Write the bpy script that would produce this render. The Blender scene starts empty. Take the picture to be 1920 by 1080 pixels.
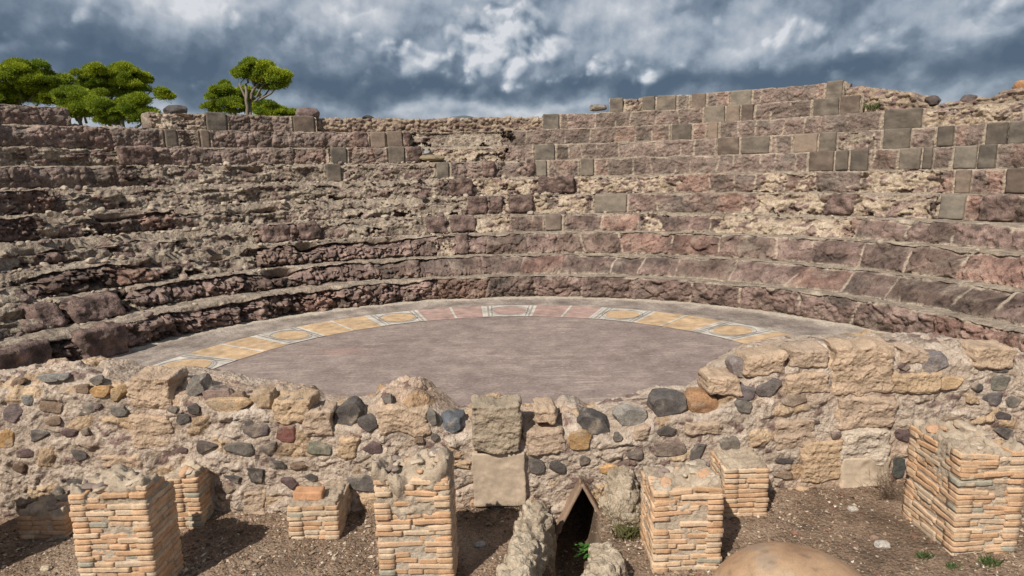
import bpy, math, random
import numpy as np
from mathutils import Matrix, Vector

C = bpy.context.scene
COL = C.collection
# ------------------------------------------------------------------ camera
F_PX, PITCH, ROLL, CAMZ = 1210.0, 0.175, -0.022, 2.373
cp, sp, cr, sr = math.cos(PITCH), math.sin(PITCH), math.cos(ROLL), math.sin(ROLL)
cam_d = bpy.data.cameras.new('camera'); cam = bpy.data.objects.new('camera', cam_d); COL.objects.link(cam)
cam_d.sensor_width = 36.0; cam_d.lens = F_PX / 1920 * 36.0; cam_d.clip_end = 9000; cam_d.clip_start = 0.05
right = (cr, sp * sr, cp * sr); up = (-sr, sp * cr, cp * cr); back = (0, -cp, sp)
cam.matrix_world = Matrix(((right[0], up[0], back[0], 0), (right[1], up[1], back[1], 0), (right[2], up[2], back[2], CAMZ), (0, 0, 0, 1)))
C.camera = cam
# ------------------------------------------------------------------ sun + world
SUN_AZ = math.radians(33)      # the sun stands behind the camera, this far round to the left
SUN_EL = math.radians(45)
to_sun = Vector((-math.sin(SUN_AZ) * math.cos(SUN_EL), -math.cos(SUN_AZ) * math.cos(SUN_EL), math.sin(SUN_EL)))
sd = bpy.data.lights.new('sun', 'SUN'); sd.energy = 5.0; sd.angle = math.radians(0.5); sd.color = (1.0, 0.94, 0.85)
so = bpy.data.objects.new('sun', sd); COL.objects.link(so); so.rotation_euler = to_sun.to_track_quat('Z', 'Y').to_euler()
C.view_settings.view_transform = 'Standard'; C.view_settings.look = 'None'; C.view_settings.gamma = 1.0
C.view_settings.exposure = 0.0; C.view_settings.use_curve_mapping = False
W = bpy.data.worlds.new('World'); C.world = W; W.use_nodes = True
def build_world():
    nt = W.node_tree; N = nt.nodes; L = nt.links; N.clear()
    def nd(t, **k):
        n = N.new(t)
        for a, b in k.items(): setattr(n, a, b)
        return n
    def val(x, s):
        if isinstance(x, (int, float)): s.default_value = x
        else: L.new(x, s)
    def M(op, a, b=0.0, c=None, clamp=False):
        n = nd('ShaderNodeMath', operation=op, use_clamp=clamp); val(a, n.inputs[0]); val(b, n.inputs[1])
        if c is not None: val(c, n.inputs[2])
        return n.outputs[0]
    tc = nd('ShaderNodeTexCoord').outputs['Generated']
    nv = nd('ShaderNodeVectorMath', operation='NORMALIZE'); L.new(tc, nv.inputs[0])
    sx = nd('ShaderNodeSeparateXYZ'); L.new(nv.outputs[0], sx.inputs[0]); X, Y, Z = sx.outputs
    az = M('ARCTAN2', X, Y); el = M('ARCSINE', Z)
    elc = M('MAXIMUM', el, 0.0)
    def coords(du, dv, seed):
        u = M('ADD', az, du + seed); v = M('ADD', M('MULTIPLY', M('POWER', M('ADD', elc, 0.03), 0.75), 0.95), dv)
        cx = nd('ShaderNodeCombineXYZ'); L.new(u, cx.inputs[0]); L.new(v, cx.inputs[1]); return cx.outputs[0]
    def noise2(v, sc, det, rg=0.5, dis=0.0):
        n = nd('ShaderNodeTexNoise', noise_dimensions='2D'); n.inputs['Scale'].default_value = sc; n.inputs['Detail'].default_value = det
        n.inputs['Roughness'].default_value = rg; n.inputs['Distortion'].default_value = dis; L.new(v, n.inputs['Vector']); return n
    def cloud(du, dv, seed):
        c0 = coords(du, dv, seed)
        n = noise2(c0, 8.0, 8, 0.55, 0.0)
        wv = nd('ShaderNodeVectorMath', operation='MULTIPLY_ADD'); L.new(n.outputs['Color'], wv.inputs[0]); wv.inputs[1].default_value = (0.045, 0.045, 0.0); L.new(c0, wv.inputs[2])
        vo = nd('ShaderNodeTexVoronoi', feature='F1', voronoi_dimensions='2D'); vo.inputs['Scale'].default_value = 17
        vo.inputs['Detail'].default_value = 2.5; vo.inputs['Roughness'].default_value = 0.5; L.new(wv.outputs[0], vo.inputs['Vector'])
        d = vo.outputs['Distance']
        return M('SUBTRACT', M('MULTIPLY', n.outputs['Fac'], 1.5), M('MULTIPLY', M('MULTIPLY', d, d), 0.75))
    def blob(px, py, wx, wy, amp):
        nonlocal az, el
        # soft patch of brighter or darker cloud standing at one bearing and height of the sky
        x = (px - 960) / F_PX; y = -(py - 540) / F_PX
        x, y = cr * x - sr * y, sr * x + cr * y
        v = Vector((x, cp + sp * y, -sp + cp * y)).normalized()
        a0 = math.atan2(v.x, v.y); e0 = math.asin(v.z)
        a = M('DIVIDE', M('SUBTRACT', az, a0), wx / F_PX); b = M('DIVIDE', M('SUBTRACT', el, e0), wy / F_PX)
        r2 = M('ADD', M('MULTIPLY', a, a), M('MULTIPLY', b, b))
        return M('MULTIPLY', M('EXPONENT', M('MULTIPLY', r2, -1.0)), amp)
    # bend the bearings a little so that the masses get ragged, billowing outlines
    wn = noise2(coords(0.0, 0.0, 5.3), 9.0, 5, 0.5); ws = nd('ShaderNodeSeparateColor'); L.new(wn.outputs['Color'], ws.inputs[0])
    az0, el0 = az, el
    az = M('ADD', az0, M('MULTIPLY', M('SUBTRACT', ws.outputs[0], 0.5), 0.09)); el = M('ADD', el0, M('MULTIPLY', M('SUBTRACT', ws.outputs[1], 0.5), 0.055))
    azw, elw = az, el
    az, el = az0, el0
    d0 = cloud(0, 0, 3.1); d1 = cloud(-0.007, 0.013, 3.1)
    big = noise2(coords(0.4, 0.1, 9.7), 3.0, 3, 0.5).outputs['Fac']
    mid = noise2(coords(0.1, 0.7, 2.2), 5.5, 6, 0.5, 0.0).outputs['Fac']
    mid2 = noise2(coords(0.094, 0.715, 2.2), 5.5, 6, 0.5, 0.0).outputs['Fac']
    relief = M('SUBTRACT', d0, d1)
    s = M('ADD', M('MULTIPLY', M('SUBTRACT', big, 0.5), 1.1), M('MULTIPLY', M('SUBTRACT', mid, 0.5), 0.85))
    s = M('ADD', s, M('MULTIPLY', M('SUBTRACT', mid, mid2), 2.2))
    az, el = azw, elw
    B = [(420, 20, 150, 60, .22), (260, 40, 90, 60, .10), (1430, 50, 130, 60, .16), (1560, 70, 110, 60, .10), (1700, 80, 90, 50, .14), (1860, 20, 90, 50, .30), (1090, 0, 170, 50, .24), (300, -10, 200, 30, .12),
         (60, 60, 190, 50, -.36), (160, 115, 180, 34, -.24), (330, 90, 120, 40, -.12), (640, 120, 90, 50, -.10), (860, 168, 560, 24, -.36), (1500, 140, 460, 22, -.34), (450, 150, 300, 26, -.16), (620, 30, 60, 90, .16),
         (760, 207, 230, 10, .18), (1020, 203, 150, 9, .22), (1660, 172, 190, 10, .12), (1850, 120, 200, 22, -.12), (1330, 95, 60, 40, -.14), (0, 92, 40, 9, .3), (900, 60, 240, 90, .16)]
    for b in B: s = M('ADD', s, blob(*b))
    s = M('ADD', s, 0.47)
    Bc = 0.0
    for b in [(770, 118, 62, 30, .75), (860, 95, 110, 48, .95), (945, 65, 75, 66, 1.05), (1020, 95, 95, 42, .95), (1130, 130, 95, 20, .8), (1255, 118, 48, 15, .75), (1390, 40, 60, 36, .62), (1480, 60, 80, 34, .62), (1600, 62, 90, 34, .60), (1720, 90, 60, 22, .45), (1860, 20, 80, 30, .7), (1150, 55, 70, 30, .45), (1270, 20, 60, 26, .5), (400, 12, 80, 30, .5), (200, 20, 60, 30, .35), (660, 40, 50, 40, .35)]:
        Bc = M('ADD', blob(*b), Bc)
    az, el = az0, el0
    q = M('ADD', Bc, M('MULTIPLY', M('SUBTRACT', d0, 0.55), 1.0))
    t = M('MULTIPLY', M('SUBTRACT', q, 0.02), 1.3, None, True)
    inner = M('ADD', M('MULTIPLY', relief, 0.8), M('ADD', 0.56, M('MULTIPLY', M('SUBTRACT', q, 0.6), 0.34)))
    s = M('ADD', M('MULTIPLY', s, M('SUBTRACT', 1.0, M('MULTIPLY', t, 0.88))), M('MULTIPLY', M('MULTIPLY', t, 0.88), inner))
    ramp = nd('ShaderNodeValToRGB'); L.new(s, ramp.inputs[0]); cr_ = ramp.color_ramp
    cr_.elements[0].position = 0.0; cr_.elements[0].color = (0.080, 0.120, 0.182, 1)
    cr_.elements[1].position = 1.0; cr_.elements[1].color = (0.74, 0.76, 0.80, 1)
    for p_, c_ in ((0.22, (0.122, 0.168, 0.235)), (0.42, (0.208, 0.262, 0.335)), (0.62, (0.36, 0.418, 0.495)), (0.82, (0.53, 0.565, 0.62))):
        e = cr_.elements.new(p_); e.color = (*c_, 1)
    sky = nd('ShaderNodeTexSky', sky_type='NISHITA'); sky.sun_disc = False; sky.sun_elevation = SUN_EL
    sky.sun_rotation = math.pi + SUN_AZ      # measured from +Y, clockwise
    bg1 = nd('ShaderNodeBackground'); L.new(sky.outputs[0], bg1.inputs[0]); bg1.inputs[1].default_value = 0.09
    bg2 = nd('ShaderNodeBackground'); L.new(ramp.outputs[0], bg2.inputs[0]); bg2.inputs[1].default_value = 0.95
    # clouds cover most of the sky; blue shows in the gaps well overhead
    gap = M('MULTIPLY', M('MULTIPLY', M('SUBTRACT', 0.42, big, None, True), 2.2, None, True), M('MULTIPLY', M('SUBTRACT', el, 0.3), 3.0, None, True))
    cov = M('SUBTRACT', 0.94, gap, None, True)
    mx = nd('ShaderNodeMixShader'); L.new(cov, mx.inputs[0]); L.new(bg1.outputs[0], mx.inputs[1]); L.new(bg2.outputs[0], mx.inputs[2])
    out = nd('ShaderNodeOutputWorld'); L.new(mx.outputs[0], out.inputs[0])
build_world()
W.cycles.sampling_method = 'MANUAL'; W.cycles.sample_map_resolution = 256

# ------------------------------------------------------------------ numeric helpers
def h32(x, y, z, s):
    h = (x.astype(np.int64) * 374761393 + y.astype(np.int64) * 668265263 + z.astype(np.int64) * 2147483647 + s * 1274126177) & 0xFFFFFFFF
    h = ((h ^ (h >> 13)) * 1274126177) & 0xFFFFFFFF
    h = ((h ^ (h >> 16)) * 2246822519) & 0xFFFFFFFF
    return h ^ (h >> 15)
def noise(x, y, z, s=0):
    x = np.asarray(x, float) + 0 * np.asarray(y, float); y = np.asarray(y, float) + 0 * x; z = np.asarray(z, float) + 0 * x
    ix, iy, iz = np.floor(x).astype(np.int64), np.floor(y).astype(np.int64), np.floor(z).astype(np.int64)
    fx, fy, fz = x - ix, y - iy, z - iz
    u, v, w = (f * f * f * (f * (f * 6 - 15) + 10) for f in (fx, fy, fz))
    r = 0
    for a in (0, 1):
        for b in (0, 1):
            for c in (0, 1):
                h = h32(ix + a, iy + b, iz + c, s)
                g = ((h & 1023) / 511.5 - 1) * (fx - a) + (((h >> 10) & 1023) / 511.5 - 1) * (fy - b) + (((h >> 20) & 1023) / 511.5 - 1) * (fz - c)
                r = r + g * (u if a else 1 - u) * (v if b else 1 - v) * (w if c else 1 - w)
    return r * 1.5
def fbm(x, y, z, o=4, s=0, g=0.5, ridge=False):
    r = 0; a = 1; t = 0; k = 1
    for i in range(o):
        n = noise(x * k, y * k, z * k, s + i * 17)
        if ridge: n = 1 - 2 * np.abs(n) * 1.5
        r = r + a * n; t += a; a *= g; k *= 2.03
    return r / t
def worley(x, y, z, s=0, jit=0.9):
    x = np.asarray(x, float); y = np.asarray(y, float) + 0 * x; z = np.asarray(z, float) + 0 * x
    ix, iy, iz = np.floor(x).astype(np.int64), np.floor(y).astype(np.int64), np.floor(z).astype(np.int64)
    f1 = np.full(x.shape, 9.0); f2 = np.full(x.shape, 9.0); cid = np.zeros(x.shape, np.int64)
    for a in (-1, 0, 1):
        for b in (-1, 0, 1):
            for c in (-1, 0, 1):
                h = h32(ix + a, iy + b, iz + c, s)
                d = np.sqrt((ix + a + .5 + ((h & 1023) / 1023 - .5) * jit - x) ** 2 + (iy + b + .5 + (((h >> 10) & 1023) / 1023 - .5) * jit - y) ** 2 + (iz + c + .5 + (((h >> 20) & 1023) / 1023 - .5) * jit - z) ** 2)
                m = d < f1
                f2 = np.where(m, f1, np.minimum(f2, d)); cid = np.where(m, h, cid); f1 = np.where(m, d, f1)
    return f1, f2, cid
def rnd(cid, k=0): return (h32(cid, cid * 0 + k, cid * 0, 77) & 4095) / 4095.0
def sstep(a, b, x):
    t = np.clip((x - a) / (b - a), 0, 1); return t * t * (3 - 2 * t)
def mix(a, b, t): return a + (b - a) * t
def cmix(a, b, t):
    a = np.asarray(a, float); b = np.asarray(b, float); return a * (1 - t[..., None]) + b * t[..., None]
def palette(t, cols):
    cols = np.asarray(cols, float); n = len(cols) - 1; t = np.clip(t, 0, .9999) * n; i = t.astype(int); f = (t - i)[..., None]
    return cols[i] * (1 - f) + cols[i + 1] * f
def rng(s): return np.random.default_rng(s)

# rays through the photograph, used only to find where things stand on real surfaces
def ray(px, py):
    x = (px - 960) / F_PX; y = -(py - 540) / F_PX
    x, y = cr * x - sr * y, sr * x + cr * y
    return np.array([x, cp + sp * y, -sp + cp * y])
def on_z(px, py, z):
    d = ray(px, py); t = (z - CAMZ) / d[2]; return d[0] * t, d[1] * t
def on_y(px, py, Y):
    d = ray(px, py); t = Y / d[1]; return d[0] * t, CAMZ + d[2] * t
CX, CY = -0.095, 6.209
def on_cyl(px, py, R):
    d = ray(px, py); a = d[0] ** 2 + d[1] ** 2; b = -2 * (d[0] * CX + d[1] * CY); c = CX ** 2 + CY ** 2 - R * R
    t = (-b + math.sqrt(b * b - 4 * a * c)) / (2 * a)
    return math.atan2(d[1] * t - CY, d[0] * t - CX), CAMZ + d[2] * t
def to_px(x, y, z):
    z = z - CAMZ; yd = np.maximum(y * cp - z * sp, .05); zd = y * sp + z * cp
    u, v = x / yd, zd / yd
    return 960 + F_PX * (cr * u + sr * v), 540 - F_PX * (-sr * u + cr * v)

# ------------------------------------------------------------------ mesh + object helpers
def mesh(name, V, F, col=None, smooth=True):
    """F: int array (n,4)/(n,3), or list of such arrays"""
    V = np.asarray(V, np.float32).reshape(-1, 3)
    Fs = F if isinstance(F, list) else [F]
    Fs = [np.asarray(f, np.int32) for f in Fs if len(f)]
    me = bpy.data.meshes.new(name); me.vertices.add(len(V)); me.vertices.foreach_set('co', V.ravel())
    nl = sum(f.size for f in Fs); nf = sum(len(f) for f in Fs)
    me.loops.add(nl); me.polygons.add(nf)
    me.loops.foreach_set('vertex_index', np.concatenate([f.ravel() for f in Fs]))
    tot = np.concatenate([np.full(len(f), f.shape[1], np.int32) for f in Fs]); st = np.concatenate([[0], np.cumsum(tot)[:-1]]).astype(np.int32)
    me.polygons.foreach_set('loop_start', st)
    me.update(calc_edges=True); me.validate()
    me.polygons.foreach_set('use_smooth', np.full(len(me.polygons), smooth, bool))
    if col is not None:
        at = me.color_attributes.new('Col', 'FLOAT_COLOR', 'POINT')
        c4 = np.ones((len(V), 4), np.float32); c4[:, :3] = np.clip(np.asarray(col).reshape(-1, 3), 0.004, 0.9)
        at.data.foreach_set('color', c4.ravel())
    return me
def tag(o, label=None, cat=None, group=None, kind=None):
    for k, v in (('label', label), ('category', cat), ('group', group), ('kind', kind)):
        if v: o[k] = v
    return o
ROOTLOC = {}
def thing(name, label, cat, loc, group=None):
    o = bpy.data.objects.new(name, None); COL.objects.link(o); o.location = loc; o.empty_display_size = 0.2
    ROOTLOC[o.name] = np.array(loc, float); return tag(o, label, cat, group)
def part(name, V, F, mat, parent=None, col=None, smooth=True, label=None):
    V = np.asarray(V, float).reshape(-1, 3)
    if parent is not None: V = V - ROOTLOC[parent.name]
    o = bpy.data.objects.new(name, mesh(name, V, F, col, smooth)); COL.objects.link(o)
    o.data.materials.append(mat)
    if parent is not None: o.parent = parent; ROOTLOC[o.name] = ROOTLOC[parent.name]
    if label: o['label'] = label
    return o
def solo(name, V, F, mat, loc, col=None, smooth=True, **kw):
    """a thing that is one mesh, origin at loc"""
    V = np.asarray(V, float).reshape(-1, 3) - np.array(loc)
    o = bpy.data.objects.new(name, mesh(name, V, F, col, smooth)); COL.objects.link(o); o.location = loc
    o.data.materials.append(mat); ROOTLOC[o.name] = np.array(loc, float); return tag(o, **kw)
def gridF(nu, nv, closed=False):
    i = np.arange(nu - (0 if closed else 1))[:, None]; j = np.arange(nv - 1)[None, :]
    i2 = (i + 1) % nu
    return np.stack([i * nv + j, i2 * nv + j, i2 * nv + j + 1, i * nv + j + 1], -1).reshape(-1, 4)
_box = {}
def boxgrid(nx, ny, nz):
    k = (nx, ny, nz)
    if k in _box: return _box[k]
    idx = {}; P = []; Fq = []
    def vid(a, b, c):
        t = (a, b, c)
        if t not in idx: idx[t] = len(P); P.append((2 * a / nx - 1, 2 * b / ny - 1, 2 * c / nz - 1))
        return idx[t]
    for c in (0, nz):
        for a in range(nx):
            for b in range(ny):
                q = [vid(a, b, c), vid(a + 1, b, c), vid(a + 1, b + 1, c), vid(a, b + 1, c)]; Fq.append(q if c else q[::-1])
    for b in (0, ny):
        for a in range(nx):
            for c in range(nz):
                q = [vid(a, b, c), vid(a, b, c + 1), vid(a + 1, b, c + 1), vid(a + 1, b, c)]; Fq.append(q if b else q[::-1])
    for a in (0, nx):
        for b in range(ny):
            for c in range(nz):
                q = [vid(a, b, c), vid(a, b + 1, c), vid(a, b + 1, c + 1), vid(a, b, c + 1)]; Fq.append(q if a else q[::-1])
    _box[k] = (np.array(P), np.array(Fq)); return _box[k]
def rbox(half, rad, n, amp=0.004, fr=8.0, seed=0, off=(0, 0, 0)):
    """rounded box with weathered faces"""
    P, Fq = boxgrid(*n); half = np.array(half, float)
    p = P * half; q = np.clip(p, -(half - rad), half - rad); d = p - q; d = d / np.maximum(np.linalg.norm(d, axis=1, keepdims=True), 1e-9)
    v = q + d * rad; o = np.array(off) + seed * 7.31
    nn = fbm(*((v + o) * fr).T, 3, seed)
    return v + d * (amp * nn)[:, None], Fq, d
def rock(size, seed, ang=0.5, n=14, rough=0.06):
    """irregular stone: a ball cut by planes and roughened; size = full extents"""
    P, Fq = boxgrid(n, n, n); r = rng(seed)
    p = P / np.linalg.norm(P, axis=1, keepdims=True) ; p = mix(p, np.sign(P) * np.abs(P) ** 1.0, 0.28)
    for i in range(9):
        nn = r.normal(size=3); nn /= np.linalg.norm(nn); o = mix(1.0, r.uniform(.55, .85), ang)
        dd = p @ nn; p = p - np.maximum(dd - o, 0)[:, None] * nn * .95
    nrm = p / np.linalg.norm(p, axis=1, keepdims=True)
    s = seed * 3.17
    p = p + nrm * (rough * 1.6 * fbm(p[:, 0] * 1.7 + s, p[:, 1] * 1.7, p[:, 2] * 1.7, 4, seed) + rough * .5 * fbm(p[:, 0] * 7 + s, p[:, 1] * 7, p[:, 2] * 7, 3, seed + 5))[:, None]
    p = p / np.abs(p).max(0)
    return p * np.array(size) / 2, Fq
def rotz(v, a):
    c, s = math.cos(a), math.sin(a); return np.stack([v[:, 0] * c - v[:, 1] * s, v[:, 0] * s + v[:, 1] * c, v[:, 2]], 1)
def roty(v, a):
    c, s = math.cos(a), math.sin(a); return np.stack([v[:, 0] * c + v[:, 2] * s, v[:, 1], -v[:, 0] * s + v[:, 2] * c], 1)
def rotx(v, a):
    c, s = math.cos(a), math.sin(a); return np.stack([v[:, 0], v[:, 1] * c - v[:, 2] * s, v[:, 1] * s + v[:, 2] * c], 1)
class Bag:
    def __init__(s): s.V = []; s.F = []; s.C = []; s.n = 0
    def add(s, V, F, c=None):
        V = np.asarray(V, float).reshape(-1, 3); F = np.asarray(F)
        s.V.append(V); s.F.append(F + s.n); s.n += len(V)
        c = np.asarray(c if c is not None else (.5, .5, .5), float); s.C.append(np.broadcast_to(c, V.shape) if c.ndim == 1 else c)
    def get(s):
        by = {}
        for f in s.F: by.setdefault(f.shape[1], []).append(f)
        return np.concatenate(s.V), [np.concatenate(x) for x in by.values()], np.concatenate(s.C)

# ------------------------------------------------------------------ materials
def stone_mat(name, scale=22.0, bump=0.5, dist=0.01, var=0.30, rough=0.92, grain=160.0, tint=None, crackle=0.0):
    m = bpy.data.materials.new(name); m.use_nodes = True; nt = m.node_tree; N = nt.nodes; L = nt.links
    b = N['Principled BSDF']; b.inputs['Roughness'].default_value = rough; b.inputs['Specular IOR Level'].default_value = 0.25
    tc = N.new('ShaderNodeTexCoord')
    at = N.new('ShaderNodeAttribute'); at.attribute_name = 'Col'
    n1 = N.new('ShaderNodeTexNoise'); n1.inputs['Scale'].default_value = scale; n1.inputs['Detail'].default_value = 8; n1.inputs['Roughness'].default_value = 0.62
    n2 = N.new('ShaderNodeTexNoise'); n2.inputs['Scale'].default_value = grain; n2.inputs['Detail'].default_value = 3
    n3 = N.new('ShaderNodeTexNoise'); n3.inputs['Scale'].default_value = 3.1; n3.inputs['Detail'].default_value = 6
    for n in (n1, n2, n3): L.new(tc.outputs['Object'], n.inputs['Vector'])
    def mth(op, a, b_, c=None):
        n = N.new('ShaderNodeMath'); n.operation = op
        for i, x in enumerate((a, b_, c)):
            if x is None: continue
            if isinstance(x, (int, float)): n.inputs[i].default_value = x
            else: L.new(x, n.inputs[i])
        return n.outputs[0]
    v = mth('MULTIPLY_ADD', mth('SUBTRACT', n1.outputs['Fac'], .5), var * 2.6, 1.0)
    v = mth('MAXIMUM', mth('MULTIPLY_ADD', mth('SUBTRACT', n2.outputs['Fac'], .5), var * 3.2, v), .15)
    v = mth('MULTIPLY_ADD', mth('SUBTRACT', n3.outputs['Fac'], .5), var * 1.2, v)
    vm = N.new('ShaderNodeVectorMath'); vm.operation = 'SCALE'; L.new(at.outputs['Color'], vm.inputs[0]); L.new(v, vm.inputs['Scale'])
    L.new(vm.outputs[0], b.inputs['Base Color'])
    hgt = mth('MULTIPLY_ADD', n2.outputs['Fac'], 0.28, n1.outputs['Fac'])
    if crackle:
        vo = N.new('ShaderNodeTexVoronoi'); vo.inputs['Scale'].default_value = scale * 1.3; L.new(tc.outputs['Object'], vo.inputs['Vector'])
        hgt = mth('MULTIPLY_ADD', vo.outputs['Distance'], -crackle, hgt)
    bp = N.new('ShaderNodeBump'); bp.inputs['Strength'].default_value = bump; bp.inputs['Distance'].default_value = dist
    L.new(hgt, bp.inputs['Height']); L.new(bp.outputs[0], b.inputs['Normal'])
    return m
MAT = {
    'tier': stone_mat('weathered_andesite', 11, 0.95, 0.045, 0.55, crackle=0.5, grain=60),
    'cut': stone_mat('cut_grey_stone', 20, 0.6, 0.012, 0.22),
    'wall': stone_mat('lime_mortar_rubble', 24, 1.0, 0.026, 0.36, grain=85, crackle=0.4),
    'stone': stone_mat('field_stone', 22, 0.85, 0.018, 0.42, grain=90),
    'sand': stone_mat('eroded_sandstone', 38, 0.9, 0.014, 0.30, crackle=0.5),
    'brick': stone_mat('roman_brick', 40, 0.5, 0.006, 0.26),
    'mortar': stone_mat('pillar_mortar', 45, 0.8, 0.012, 0.28, crackle=0.3),
    'plaster': stone_mat('lime_plaster', 30, 0.4, 0.006, 0.18),
    'dirt': stone_mat('dry_earth', 30, 1.0, 0.03, 0.55, grain=95, crackle=0.5),
    'walk': stone_mat('worn_walkway', 14, 0.9, 0.02, 0.40, grain=45, crackle=.3),
    'terra': stone_mat('terracotta', 14, 0.5, 0.008, 0.22),
    'tess': stone_mat('mosaic_tesserae', 70, 0.5, 0.004, 0.34, grain=110),
    'bark': stone_mat('pine_bark', 12, 0.8, 0.03, 0.3),
    'twig': stone_mat('dry_twig', 30, 0.3, 0.003, 0.3),
    'hill': stone_mat('far_hill', 0.01, 0.2, 1.0, 0.2, grain=0.1),
}
def leaf_mat(name):
    m = bpy.data.materials.new(name); m.use_nodes = True; nt = m.node_tree; N = nt.nodes; L = nt.links
    b = N['Principled BSDF']; b.inputs['Roughness'].default_value = 0.6; b.inputs['Specular IOR Level'].default_value = .3
    at = N.new('ShaderNodeAttribute'); at.attribute_name = 'Col'; L.new(at.outputs['Color'], b.inputs['Base Color'])
    tr = N.new('ShaderNodeBsdfTranslucent'); L.new(at.outputs['Color'], tr.inputs[0])
    mx = N.new('ShaderNodeMixShader'); mx.inputs[0].default_value = 0.35; L.new(b.outputs[0], mx.inputs[1]); L.new(tr.outputs[0], mx.inputs[2])
    L.new(mx.outputs[0], N['Material Output'].inputs[0]); return m
MAT['leaf'] = leaf_mat('pine_needles')
def floor_mat():
    m = bpy.data.materials.new('brushed_purple_floor'); m.use_nodes = True; nt = m.node_tree; N = nt.nodes; L = nt.links
    b = N['Principled BSDF']; b.inputs['Roughness'].default_value = 0.85; b.inputs['Specular IOR Level'].default_value = .25
    tc = N.new('ShaderNodeTexCoord')
    def nz(scl, scale, det=6, rg=.6, rot=0.0):
        mp = N.new('ShaderNodeMapping'); mp.inputs['Scale'].default_value = scl; mp.inputs['Rotation'].default_value = (0, 0, rot); L.new(tc.outputs['Object'], mp.inputs[0])
        n = N.new('ShaderNodeTexNoise'); n.inputs['Scale'].default_value = scale; n.inputs['Detail'].default_value = det; n.inputs['Roughness'].default_value = rg
        L.new(mp.outputs[0], n.inputs[0]); return n.outputs['Fac']
    def mth(op, a, b_, c=None, clamp=False):
        n = N.new('ShaderNodeMath'); n.operation = op; n.use_clamp = clamp
        for i, x in enumerate((a, b_, c)):
            if x is None: continue
            if isinstance(x, (int, float)): n.inputs[i].default_value = x
            else: L.new(x, n.inputs[i])
        return n.outputs[0]
    streak = nz((1, 1, 1), 3.2, 10, .72); blot = nz((1, 1, 1), 0.8, 5, .55); fine = nz((1, 1, 1), 30, 5, .7); lin = nz((0.25, 3.0, 1), 5, 3, .6, .35); lin2 = nz((0.3, 3.2, 1), 6, 3, .6, -.6)
    rmp = N.new('ShaderNodeValToRGB'); L.new(mth('MULTIPLY_ADD', fine, .45, mth('MULTIPLY_ADD', streak, .5, mth('MULTIPLY', blot, .22))), rmp.inputs[0])
    e = rmp.color_ramp.elements; e[0].position = .42; e[0].color = (.165, .125, .11, 1); e[1].position = .74; e[1].color = (.40, .315, .265, 1)
    x = rmp.color_ramp.elements.new(.585); x.color = (.262, .20, .175, 1)
    def mixc(a, col, f):
        n = N.new('ShaderNodeMix'); n.data_type = 'RGBA'; L.new(f, n.inputs[0]); L.new(a, n.inputs[6]); n.inputs[7].default_value = (*col, 1); return n.outputs[2]
    sc1 = mth('MULTIPLY', mth('MULTIPLY_ADD', lin, 16.0, -9.5, True), mth('MULTIPLY_ADD', blot, 5, -2.1, True))
    sc2 = mth('MULTIPLY', mth('MULTIPLY_ADD', lin2, 16.0, -9.7, True), mth('MULTIPLY_ADD', fine, 6, -2.6, True))
    c = mixc(rmp.outputs[0], (.47, .38, .32), mth('MULTIPLY', mth('ADD', sc1, sc2, None, True), .8))
    # a worn reddish patch towards the left of the orchestra, and pale traffic wear by the stage
    sx = N.new('ShaderNodeSeparateXYZ'); L.new(tc.outputs['Object'], sx.inputs[0])
    gx, gy = on_z(640, 661, 0.0)
    dx = mth('DIVIDE', mth('SUBTRACT', sx.outputs[0], gx), .34); dy = mth('DIVIDE', mth('SUBTRACT', sx.outputs[1], gy), .16)
    g = mth('EXPONENT', mth('MULTIPLY', mth('ADD', mth('MULTIPLY', dx, dx), mth('MULTIPLY', dy, dy)), -1.0), 0)
    c = mixc(c, (.36, .20, .165), mth('MULTIPLY', g, mth('MULTIPLY_ADD', fine, 7, -3.2, True)))
    L.new(c, b.inputs['Base Color'])
    bp = N.new('ShaderNodeBump'); bp.inputs['Strength'].default_value = .3; bp.inputs['Distance'].default_value = .01; L.new(mth('ADD', streak, fine), bp.inputs['Height']); L.new(bp.outputs[0], b.inputs['Normal'])
    return m
MAT['floor'] = floor_mat()
def drop_col(*a): return np.array(a)
PURP = [(.068, .050, .042), (.132, .090, .075), (.210, .143, .120), (.292, .205, .170), (.40, .305, .245)]
CREAM = np.array((.46, .375, .285)); SANDC = [(.17, .128, .09), (.31, .235, .165), (.43, .335, .24), (.53, .43, .33)]
EARTH = [(.11, .088, .068), (.235, .188, .142), (.38, .31, .235), (.50, .42, .325)]
GREYC = [(.102, .088, .076), (.168, .146, .124), (.245, .212, .176)]
GROUND_Z = -0.5

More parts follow.
